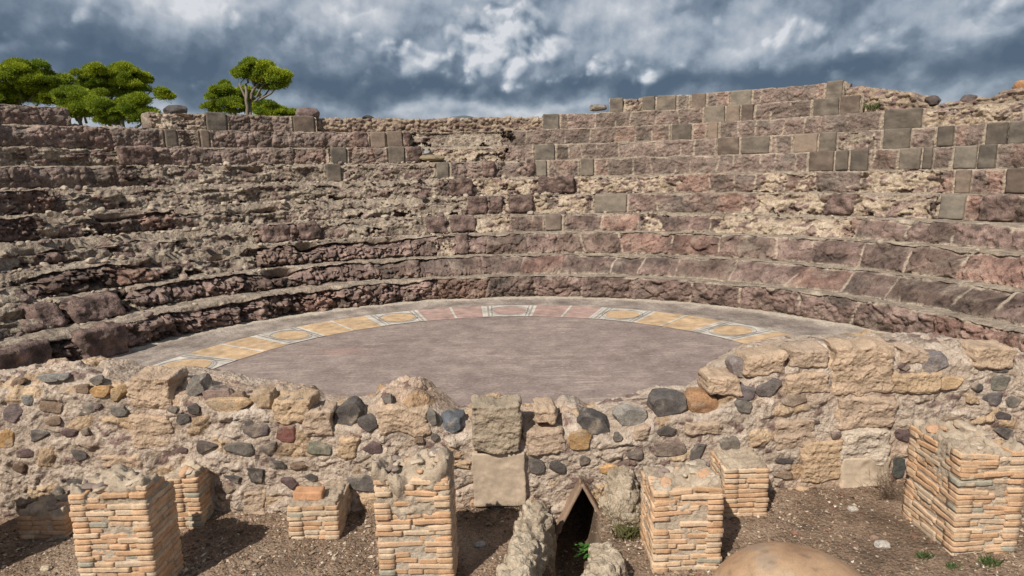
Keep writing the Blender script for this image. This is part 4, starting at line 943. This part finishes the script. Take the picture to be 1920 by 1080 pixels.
# one more pillar stands just outside the left edge: its shade falls on the wall
brick_pillar(xat(-300, 1000, 4.2), xat(-125, 1000, 4.2), 4.2, 4.55, Z0, on_y(-60, 870, 4.2)[1], 39, 'brick pillar standing just past the left edge, throwing its shade on the wall', .3)
def loose_brick(px, py, Y, L_, Hh, rot, seed, label, tilt=0.0):
    X, Z = on_y(px, py, Y); V, Fq, d = rbox((L_ / 2, .06, Hh / 2), .010, (16, 8, 6), .008, 12, seed)
    V = roty(V, tilt); V = rotz(V, rot) + np.array((X, Y, Z)); c = np.array((.50, .27, .15)) * (1 + .35 * fbm(V[:, 0] * 9, V[:, 1] * 9, V[:, 2] * 12, 3, seed))[:, None]
    solo('loose_brick', V, Fq, MAT['brick'], (X, Y, Z - Hh / 2), c, label=label, cat='brick')
loose_brick(580, 925, 4.93, .235, .075, .03, 51, 'orange brick lying loose on the low stub against the wall', .03)

# ------------------------------------------------------------------ 6. drain with tiled gable mouth
drain = thing('stone_drain', 'open masonry drain with a pointed tile mouth in the middle of the wall', 'drain', (.5, 4.6, GROUND_Z - .2))
def lump_run(pts, seed, name, label, colr=SANDC):
    """rough masonry kerb following pts = (x, y, z_top, half width)"""
    pts = np.array(pts, float); n = 150; t = np.linspace(0, 1, n); tp = np.linspace(0, 1, len(pts))
    P = np.stack([np.interp(t, tp, pts[:, i]) for i in range(4)], 1)
    m = 56; a = np.linspace(-.25, math.pi + .25, m)
    A, T = np.meshgrid(a, t)
    dx = np.gradient(P[:, 0]); dy = np.gradient(P[:, 1]); ln = np.hypot(dx, dy); sx_, sy_ = dy / ln, -dx / ln
    zb = GROUND_Z - .35; hz = (P[:, 2] - zb)[:, None]; w = P[:, 3][:, None]
    ca = np.sign(np.cos(A)) * np.abs(np.cos(A)) ** .6; sa = np.abs(np.sin(A)) ** .45 * np.sign(np.sin(A))
    endt = np.clip(np.minimum(T, 1 - T) / .06, 0, 1) ** .5
    off = ca * w * (.6 + .4 * endt); Z = zb + hz * np.maximum(sa, -.1) * (.75 + .25 * endt)
    X = P[:, 0][:, None] + sx_[:, None] * off; Y = P[:, 1][:, None] + sy_[:, None] * off
    nx = ca * sx_[:, None]; ny_ = ca * sy_[:, None]; nz_ = np.maximum(np.sin(A), 0)
    f1, f2, cid = worley(X * 8, Y * 8, Z * 8, seed); k1, _, kid = worley(X * 26, Y * 26, Z * 26, seed + 1)
    lump = fbm(X * 5, Y * 5, Z * 6, 4, seed + 2, .55); fine = fbm(X * 18, Y * 18, Z * 26, 4, seed + 3, .6)
    D = .035 * np.clip((f2 - f1) / .3, 0, 1) + .06 * lump + .028 * fine - .012 * sstep(.3, .1, k1) - .02
    V = np.stack([X + nx * D, Y + ny_ * D, Z + nz_ * D], -1)
    c = palette(.52 + .35 * (rnd(cid, 2) - .5) + .45 * lump + .5 * fine, colr)
    part(name, V, gridF(n, m)[:, ::-1], MAT['wall'], drain, c.reshape(-1, 3), label=label)
KC = [(.20, .155, .115), (.34, .27, .195), (.46, .375, .275), (.54, .455, .345)]
def gp(px, py, z): x, y = on_z(px, py, z); return x, y
ka = gp(1030, 935, -.22); kb = gp(1012, 1000, -.24); kc = gp(975, 1085, -.26); kd = gp(940, 1180, -.28)
lump_run([(ka[0] - .08, min(ka[1], 5.3), -.17, .14), (kb[0] - .10, kb[1], -.24, .13), (kc[0] - .06, kc[1], -.26, .15), (kd[0] - .06, kd[1], -.28, .16)], 61, 'kerb', 'long left kerb of rough masonry', KC)
k2 = gp(1135, 1015, -.30); k3 = gp(1118, 1100, -.32)
lump_run([(k2[0] + .0, k2[1] + .03, -.31, .12), (k2[0] - .02, (k2[1] + k3[1]) / 2, -.27, .16), (k3[0] - .03, k3[1] - .1, -.30, .17), (k3[0] - .02, k3[1] - .6, -.34, .16)], 63, 'kerb', 'short right kerb of rough masonry', KC)
k4 = gp(1165, 960, -.30); k4 = (k4[0] + .06, k4[1])
lump_run([(k4[0] + .02, WY + .15, -.08, .17), (k4[0], WY - .12, -.16, .16), (k4[0] - .01, WY - .34, -.34, .12)], 64, 'buttress', 'lump of masonry beside the tile mouth', KC)
def tile(pa, pb, seed):
    """flat roof tile leaning from foot pa to ridge pb (x, z at wall face)"""
    ax_, az_ = pa; bx_, bz_ = pb; L_ = math.hypot(bx_ - ax_, bz_ - az_); ang = math.atan2(bz_ - az_, bx_ - ax_)
    V, Fq, d = rbox((L_ / 2, .26, .014), .006, (20, 12, 3), .006, 12, seed); V = roty(V, -ang) + np.array(((ax_ + bx_) / 2, WY + .13, (az_ + bz_) / 2))
    c = np.array((.27, .185, .13)) * (1 + .4 * fbm(V[:, 0] * 9, V[:, 1] * 9, V[:, 2] * 9, 3, seed))[:, None]; part('roof_tile', V, Fq, MAT['brick'], drain, c)
(hx0, hz0), (hx1, hz1), (hx2, hz2) = HOLE
tile(on_y(1040, 1005, WY - .1), on_y(1092, 906, WY - .1), 65); tile(on_y(1142, 995, WY - .1), on_y(1091, 906, WY - .1), 66)

# ------------------------------------------------------------------ 7. terracotta jar
def build_jar():
    zc = GROUND_Z - .07; Yc = 3.68; xc = on_y(1496, 1160, Yc)[0]
    root = thing('terracotta_jar', 'big round orange terracotta jar half sunk in the earth at the bottom edge', 'storage jar', (xc, Yc, GROUND_Z))
    nu, nv = 160, 90; u = np.linspace(0, 2 * math.pi, nu + 1)[:-1]; v = np.linspace(0.0005, math.pi * .86, nv); U, Vv = np.meshgrid(u, v, indexing='ij')
    # axis lies tilted away from the camera; belly radius .58
    rr = np.sin(Vv) ** .92; hh = np.cos(Vv) * 1.0
    P = np.stack([.60 * rr * np.cos(U), .60 * rr * np.sin(U), .52 * hh], -1).reshape(-1, 3)
    ww = fbm(P[:, 0] * 2, P[:, 1] * 2, P[:, 2] * 2, 3, 3) * .016 + .006 * fbm(P[:, 0] * 9, P[:, 1] * 9, P[:, 2] * 9, 3, 13) + .004 * np.sin(P[:, 2] * 60 + 2 * P[:, 0]) * .25
    P = P * (1 + ww)[:, None]; P = roty(P, math.radians(6)); P = P + np.array((xc, Yc, zc))
    n1 = fbm(P[:, 0] * 3, P[:, 1] * 3, P[:, 2] * 3, 5, 5); n2 = fbm(P[:, 0] * 9, P[:, 1] * 9, P[:, 2] * 9, 4, 6)
    c = palette(.5 + .8 * n1 + .25 * n2, [(.27, .165, .10), (.38, .235, .14), (.45, .29, .175), (.47, .35, .24)])
    st = sstep(.1, .35, fbm(P[:, 0] * 6, P[:, 1] * 6, P[:, 2] * 6, 5, 9)); c = cmix(c, np.array((.33, .26, .20)), st * .6); c = cmix(c, np.array((.22, .15, .10)), sstep(.15, .4, fbm(P[:, 0] * 14, P[:, 1] * 14, P[:, 2] * 14, 4, 19)) * .5)
    part('jar_body', P, gridF(nu, nv, True), MAT['terra'], root, c)
    # broken rim and mortar packing round the far side
    m = 90; q = np.linspace(math.radians(20), math.radians(125), m); b = 16; B = np.linspace(0, math.pi, b)
    Q, Bb = np.meshgrid(q, B, indexing='ij'); ro = .60 + .045 * np.cos(Bb)
    X = xc + ro * np.cos(Q); Y = Yc + ro * np.sin(Q) * 1.03; Z = GROUND_Z - .05 + (.14 + .05 * fbm(Q * 6, 0 * Q, .4, 3, 4)) * np.sin(Bb) + .01 * fbm(X * 20, Y * 20, Z_ if False else .3, 3, 8)
    c2 = palette(.6 + .8 * fbm(X * 9, Y * 9, .5, 3, 9), [(.30, .25, .2), (.42, .37, .31), (.5, .45, .38)]); part('rim_packing', np.stack([X, Y, Z], -1), gridF(m, b), MAT['mortar'], root, c2.reshape(-1, 3), label='grey mortar packed round the far side')
build_jar()

# ------------------------------------------------------------------ 8. gravel, twigs, weeds
def build_gravel():
    r = rng(5); n = 42000
    x = r.uniform(-4.6, 4.6, n); y = 3.1 + 2.15 * r.uniform(0, 1, n) ** .85
    keep = noise(x * 1.3, y * 1.3, .5 + 0 * x, 3) + r.normal(0, .25, n) > -.2; x, y = x[keep], y[keep]; n = len(x)
    z = np.array(gz(x, y)); s = np.exp(r.normal(math.log(.0068), .5, n)); s = np.clip(s, .003, .03)
    oc = np.array([(1, 0, 0), (-1, 0, 0), (0, 1, 0), (0, -1, 0), (0, 0, 1), (0, 0, -1)], float)
    of = np.array([(0, 2, 4), (2, 1, 4), (1, 3, 4), (3, 0, 4), (2, 0, 5), (1, 2, 5), (3, 1, 5), (0, 3, 5)])
    sc = np.stack([s * r.uniform(.7, 1.8, n), s * r.uniform(.6, 1.2, n), s * r.uniform(.3, .9, n)], 1)
    a = r.uniform(0, math.pi * 2, n); V = oc[None] * sc[:, None, :] * r.uniform(.7, 1.2, (n, 6, 1)); ca, sa = np.cos(a)[:, None], np.sin(a)[:, None]
    tl = r.normal(0, .35, n)[:, None]; vz = V[..., 2] + tl * V[..., 0]
    V = np.stack([V[..., 0] * ca - V[..., 1] * sa + x[:, None], V[..., 0] * sa + V[..., 1] * ca + y[:, None], vz + z[:, None] + s[:, None] * .25], -1)
    pal = np.array([(.11, .075, .05), (.21, .145, .10), (.31, .22, .15), (.46, .37, .28), (.20, .11, .075), (.56, .50, .42)]); c = pal[r.choice(6, n, p=[.26, .26, .22, .12, .10, .04])] * r.uniform(.8, 1.2, (n, 1))
    C6 = np.repeat(c[:, None, :], 6, 1); Fq = (of[None] + (np.arange(n) * 6)[:, None, None]).reshape(-1, 3)
    solo('gravel', V, Fq, MAT['stone'], (0, 0, 0), C6.reshape(-1, 3), smooth=False, kind='stuff', label='brown gravel and dry litter scattered over the earth', cat='gravel')
build_gravel()
def tube(pts, rads, n=7):
    pts = np.array(pts, float); t = np.gradient(pts, axis=0); t /= np.maximum(np.linalg.norm(t, axis=1, keepdims=True), 1e-9)
    ref = np.where(np.abs(t[:, 2:3]) < .9, np.array((0, 0, 1.0)), np.array((1.0, 0, 0))); a = np.cross(t, ref); a /= np.linalg.norm(a, axis=1, keepdims=True); b = np.cross(t, a)
    q = np.linspace(0, 2 * math.pi, n + 1)[:-1]; R_ = np.array(rads)[:, None, None]
    V = pts[:, None, :] + R_ * (a[:, None, :] * np.cos(q)[None, :, None] + b[:, None, :] * np.sin(q)[None, :, None])
    m = len(pts); i = np.arange(m - 1)[:, None]; j = np.arange(n)[None, :]; j2 = (j + 1) % n
    return V.reshape(-1, 3), np.stack([i * n + j, i * n + j2, (i + 1) * n + j2, (i + 1) * n + j], -1).reshape(-1, 4)
def twigs(x, y, z, n, L_, seed, col, label, name='dry_weed', cat='dry weed', spread=.8, w=.0022):
    r = rng(seed); bag = Bag()
    for i in range(n):
        a = r.uniform(0, 2 * math.pi); el = r.uniform(.3, 1.4); l = L_ * r.uniform(.4, 1.1); p = np.array((x + r.normal(0, spread * L_ * .25), y + r.normal(0, spread * L_ * .15), z)); pts = [p]
        d = np.array((math.cos(a) * math.cos(el), math.sin(a) * math.cos(el), math.sin(el)))
        for k in range(6): d = d + r.normal(0, .16, 3); d /= np.linalg.norm(d); pts.append(pts[-1] + d * l / 6)
        V, F = tube(pts, np.linspace(w, w * .4, 7), 4); bag.add(V, F, np.array(col) * r.uniform(.7, 1.3))
        for k in range(3):
            q0 = pts[int(r.integers(2, 6))]; d2 = r.normal(0, 1, 3); d2[2] = abs(d2[2]); d2 /= np.linalg.norm(d2); V, F = tube([q0, q0 + d2 * l * .15, q0 + d2 * l * .28 + (0, 0, .005)], [w * .6, w * .5, w * .3], 4); bag.add(V, F, np.array(col) * r.uniform(.7, 1.3))
    V, F, c = bag.get(); solo(name, V, F, MAT['twig'], (x, y, z), c, label=label, cat=cat)
tx, ty = on_z(1668, 940, GROUND_Z + .13); twigs(tx, min(ty, WY - .08), gz(tx, WY - .1), 42, .26, 71, (.16, .11, .075), 'tangle of dry brown twigs at the wall foot right of the pale panel')
tx, ty = on_z(1172, 975, GROUND_Z + .05); twigs(tx, min(ty, WY - .12), gz(tx, WY - .3), 36, .30, 72, (.20, .15, .08), 'tall dry stems beside the drain buttress', spread=.5)
tx, _ = on_y(1100, 885, WY - .12); twigs(tx, WY - .10, on_y(1100, 905, WY - .1)[1], 26, .14, 73, (.15, .11, .08), 'wispy dry roots above the tile mouth', spread=2.2, w=.0016)
tx, _ = on_y(968, 955, WY - .05); twigs(tx, WY - .10, gz(tx, WY - .2), 22, .16, 74, (.17, .13, .08), 'sparse dry weed beside the beige plaster panel')
def leafy(x, y, z, n, size, seed, col, label, name='green_weed'):
    r = rng(seed); bag = Bag()
    for i in range(n):
        a = r.uniform(0, 2 * math.pi); rad = size * r.uniform(.1, 1); c0 = np.array((x + rad * math.cos(a), y + rad * math.sin(a) * .8, z + size * (.5 + .7 * r.random()) * (1 - .3 * rad / size)))
        st, sf = tube([(x, y, z), tuple((np.array((x, y, z)) + c0) / 2 + np.array((0, 0, size * .1))), tuple(c0)], [.0016, .0013, .001], 4); bag.add(st, sf, np.array(col) * .6)
        q = np.linspace(0, 2 * math.pi, 9)[:-1]; ls = size * r.uniform(.16, .30); L2 = np.stack([ls * np.cos(q), ls * .75 * np.sin(q) * (1 + .2 * np.cos(3 * q)), .18 * ls * np.cos(2 * q)], 1)
        L2 = np.concatenate([L2, [[0, 0, .12 * ls]]]); L2 = rotx(L2, r.uniform(.1, .9)); L2 = rotz(L2, a) + c0
        F = np.array([(k, (k + 1) % 8, 8) for k in range(8)]); bag.add(L2, F, np.array(col) * r.uniform(.75, 1.25))
    V, F, c = bag.get(); solo(name, V, F, MAT['leaf'], (x, y, z), c, label=label, cat='green plant')
dx_, dy_ = on_z(1098, 1010, GROUND_Z - .1); leafy(dx_, dy_, GROUND_Z - .28, 46, .115, 81, (.09, .21, .045), 'bright green leafy weed growing inside the drain mouth')
def grass(x, y, z, n, L_, seed, col, label):
    r = rng(seed); V = []; F = []; c = []
    for i in range(n):
        a = r.uniform(0, 2 * math.pi); l = L_ * r.uniform(.4, 1); w = .0022; bx_, by_ = x + r.normal(0, L_ * .5), y + r.normal(0, L_ * .3); lean = r.uniform(.1, .8) * l
        k = len(V); ux, uy = math.cos(a), math.sin(a); V += [(bx_ - uy * w, by_ + ux * w, z), (bx_ + uy * w, by_ - ux * w, z), (bx_ + ux * lean * .4 + uy * w * .7, by_ + uy * lean * .4, z + l * .6), (bx_ + ux * lean, by_ + uy * lean, z + l * .9)]
        F += [(k, k + 1, k + 2), (k, k + 2, k + 3)]; c += [np.array(col) * r.uniform(.7, 1.3)] * 4
    solo('grass_tuft', np.array(V), np.array(F), MAT['leaf'], (x, y, z), np.array(c), label=label, cat='grass tuft')
for (px, py, n, L_, lab) in ((1855, 1068, 90, .07, 'small green grass tuft right below the far right pillar'), (1735, 1050, 70, .06, 'thin green tuft left of the far right pillar base'), (1785, 1072, 50, .05, 'sparse green tuft at the bottom edge near the far right pillar')):
    x, y = on_z(px, py, GROUND_Z + .12); grass(x, y, float(gz(x, y)), n, L_, px, (.10, .15, .05), lab)
x, y = on_z(1182, 1000, GROUND_Z + .05); grass(x, y, float(gz(x, y)), 150, .13, 7, (.15, .15, .06), 'yellowish grass between the drain and the broad pillar')
t_, z_ = on_cyl(1643, 201, 12.0); grass(CX + 12.0 * math.cos(t_), CY + 12.0 * math.sin(t_), z_ - .06, 160, .20, 9, (.10, .14, .04), 'green tuft growing in the rubble on the right rim')
def pebble(px, py, w, col, seed, label):
    x, y = on_z(px, py, GROUND_Z + .02 + .055 * max(0, min(3, (px - 1060) / 220)))
    y = min(y, WY - .1); z = float(gz(x, y)); V, Fq = rock((w, w * .7, w * .5), seed, .5, 10, .08); V = V + np.array((x, y, z + w * .12)); c = np.array(col) * (1 + .3 * fbm(V[:, 0] * 20, V[:, 1] * 20, V[:, 2] * 20, 3, seed))[:, None]
    solo('small_stone', V, Fq, MAT['stone'], (x, y, z), c, label=label, cat='stone')
pebble(86, 1062, .085, (.45, .37, .27), 91, 'pale stone on the earth left of the tall left pillar')
pebble(465, 1053, .075, (.28, .21, .15), 92, 'brown stone on the earth between the two left pillars')
pebble(1600, 948, .09, (.47, .42, .36), 93, 'white stone chip on the earth below the pale panel')
pebble(1655, 1014, .11, (.47, .42, .37), 94, 'white chip of mortar lying right of the jar')
pebble(1640, 1000, .07, (.30, .20, .15), 95, 'small reddish stone behind the white mortar chip')
pebble(900, 1018, .09, (.40, .37, .35), 96, 'pale grey stone in the shade between pillar and drain')
pebble(1300, 1072, .04, (.5, .46, .4), 97, 'tiny pale stone at the foot of the broad pillar') if False else None

# ------------------------------------------------------------------ 9. trees beyond the ruin
def pine(Y, clumps, trunk_px, seed, label, group=None, limbs=()):
    """clumps: (px, py, rx_px, ry_px) in the photograph, set round real depth Y"""
    r = rng(seed)
    def W3(px, py, y): a, b = on_y(px, py, y); return np.array((a, y, b))
    bx = W3(trunk_px[0][0], trunk_px[0][1], Y)[0]; gzb = 1.2
    root = thing('pine_tree', label, 'pine tree', (bx, Y, gzb), group)
    sc = Y / F_PX
    tb = Bag()
    for path in trunk_px[1]:
        P = [np.array((W3(path[0][0], path[0][1], Y)[0] + .0, Y, gzb - .3))] + [W3(a, b, Y + r.uniform(-.3, .3)) for a, b in path]
        P = np.array(P); tt = np.linspace(0, 1, 14); tp = np.linspace(0, 1, len(P)); Q = np.stack([np.interp(tt, tp, P[:, i]) for i in range(3)], 1) + r.normal(0, .03, (14, 3))
        w0 = path_w.get(id(path), .11); V, F = tube(Q, np.linspace(w0, w0 * .45, 14), 8); tb.add(V, F, (.23, .185, .15))
    top = P[-1]
    bag = Bag()
    for (px, py, rx, ry) in clumps:
        c0 = W3(px, py, Y + r.uniform(-.5, .5)); a, h = rx * sc, ry * sc
        n_sub = max(8, int(40 * a * h))
        # limb to each clump
        base = np.array((bx + (c0[0] - bx) * .35, Y, min(top[2], c0[2]) - .5 * abs(c0[2] - gzb) * .25)); mid = (base + c0) / 2 + r.normal(0, .12, 3)
        V, F = tube([base, mid, c0 + (0, 0, -h * .4)], [.06, .045, .025], 6); tb.add(V, F, (.20, .165, .135))
        for s_i in range(n_sub):
            u = r.normal(size=3); u /= np.linalg.norm(u); rr = r.uniform(.2, .95) ** .6
            cc = c0 + u * np.array((a, a * .8, h)) * rr; cr_ = r.uniform(.18, .42) * min(1.0, h / .5 + .35)
            nt_ = int(1150 * (cr_ / .3) ** 2)
            d = r.normal(size=(nt_, 3)); d[:, 2] = np.abs(d[:, 2]) * 1.0 - .35 * (r.random(nt_) < .5); d /= np.linalg.norm(d, axis=1, keepdims=True)
            p = cc + d * np.array((cr_ * 1.2, cr_ * 1.2, cr_ * .9)) * r.uniform(.45, 1.0, (nt_, 1))
            dr = d * .7 + r.normal(0, .45, (nt_, 3)) + np.array((0, 0, .55)); dr /= np.linalg.norm(dr, axis=1, keepdims=True)
            sd2 = np.cross(dr, r.normal(size=(nt_, 3))); sd2 /= np.linalg.norm(sd2, axis=1, keepdims=True)
            l = r.uniform(.06, .12, (nt_, 1)); w = .020
            V = np.stack([p - sd2 * w, p + sd2 * w, p + dr * l], 1).reshape(-1, 3); F = np.arange(nt_ * 3).reshape(-1, 3)
            cb = mix(np.array((.16, .235, .022)), np.array((.40, .455, .032)), r.random()) * r.uniform(.85, 1.15)
            col = np.repeat(cb[None] * r.uniform(.6, 1.3, (nt_, 1)), 3, 0); bag.add(V, F, col)
    V, F, c = bag.get(); part('crown', V, F, MAT['leaf'], root, c, smooth=False)
    for lp in limbs:
        P = [W3(a, b, Y) for a, b in lp]; V, F = tube(P, np.linspace(.045, .015, len(P)), 6); tb.add(V, F, (.20, .165, .135))
    V, F, c = tb.get(); part('trunk', V, F, MAT['bark'], root, c)
path_w = {}
G_ = 'pines growing beyond the ruin'
pine(34, [(20, 160, 60, 30), (45, 135, 40, 18), (92, 156, 34, 21), (-40, 165, 40, 28), (75, 180, 55, 16), (10, 190, 50, 12)], ((40, 230), [[(40, 220), (35, 160)]]), 41, 'broad bright green pine cut by the left edge, leftmost of all', G_)
pine(36, [(205, 142, 55, 17), (180, 152, 34, 14), (245, 160, 28, 16), (205, 165, 50, 14), (272, 152, 14, 8), (303, 178, 15, 9), (255, 178, 24, 12), (160, 170, 20, 10)], ((200, 230), [[(205, 220), (215, 160)]]), 42, 'spreading pine with thin bare branches reaching right, second from left', G_,
     [[(240, 215), (265, 190), (288, 165), (275, 152)], [(262, 192), (285, 185), (303, 178)], [(270, 205), (290, 215), (283, 225)], [(265, 190), (280, 175)], [(255, 205), (280, 200), (300, 205)]])
pine(31, [(150, 183, 46, 17), (130, 192, 26, 12), (175, 205, 28, 18), (150, 210, 36, 16)], ((150, 235), [[(150, 225), (150, 200)]]), 43, 'low rounded pine in front of the spreading one', G_)
pine(30, [(232, 192, 30, 12), (205, 208, 28, 14), (255, 205, 28, 16), (232, 224, 44, 12), (270, 220, 20, 14)], ((230, 240), [[(230, 232), (232, 205)]]), 44, 'small bushy pine just left of the dark oval boulder', G_)
pine(33, [(478, 127, 30, 13), (460, 140, 27, 12), (505, 145, 32, 12), (522, 156, 18, 9), (485, 145, 40, 12), (505, 165, 14, 5)], ((466, 220), [[(463, 216), (464, 185), (462, 160), (468, 148)], [(469, 216), (470, 188), (476, 165), (495, 152)]]), 45, 'umbrella pine with two pale trunks, tallest of the right group', G_)
pine(36, [(418, 170, 24, 13), (408, 180, 18, 8), (445, 185, 22, 13), (435, 202, 26, 14), (480, 198, 24, 14), (400, 202, 14, 8), (462, 175, 20, 10)], ((440, 225), [[(440, 215), (430, 185)]]), 46, 'darker bushy pine behind the umbrella pine', G_)
pine(32, [(515, 205, 22, 9), (535, 212, 18, 6), (505, 212, 20, 8)], ((515, 225), [[(515, 218), (515, 208)]]), 47, 'low pine bush right of the umbrella pine', G_)

# distant hill
def build_hill():
    x = np.linspace(-2200, 2600, 200); y = np.linspace(3200, 4300, 30); X, Y = np.meshgrid(x, y, indexing='ij')
    a = np.exp(-((X + 240) / 420) ** 2) * 330 + np.exp(-((X - 900) / 600) ** 2) * 150 + np.exp(-((X + 1300) / 500) ** 2) * 170
    Z = a * np.sin(np.linspace(0, math.pi, 30))[None, :] * (1 + .12 * fbm(X * .004, Y * .004, .2, 4, 3)) - 5
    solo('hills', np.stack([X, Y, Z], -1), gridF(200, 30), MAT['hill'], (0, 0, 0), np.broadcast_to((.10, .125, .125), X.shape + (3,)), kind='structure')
build_hill()
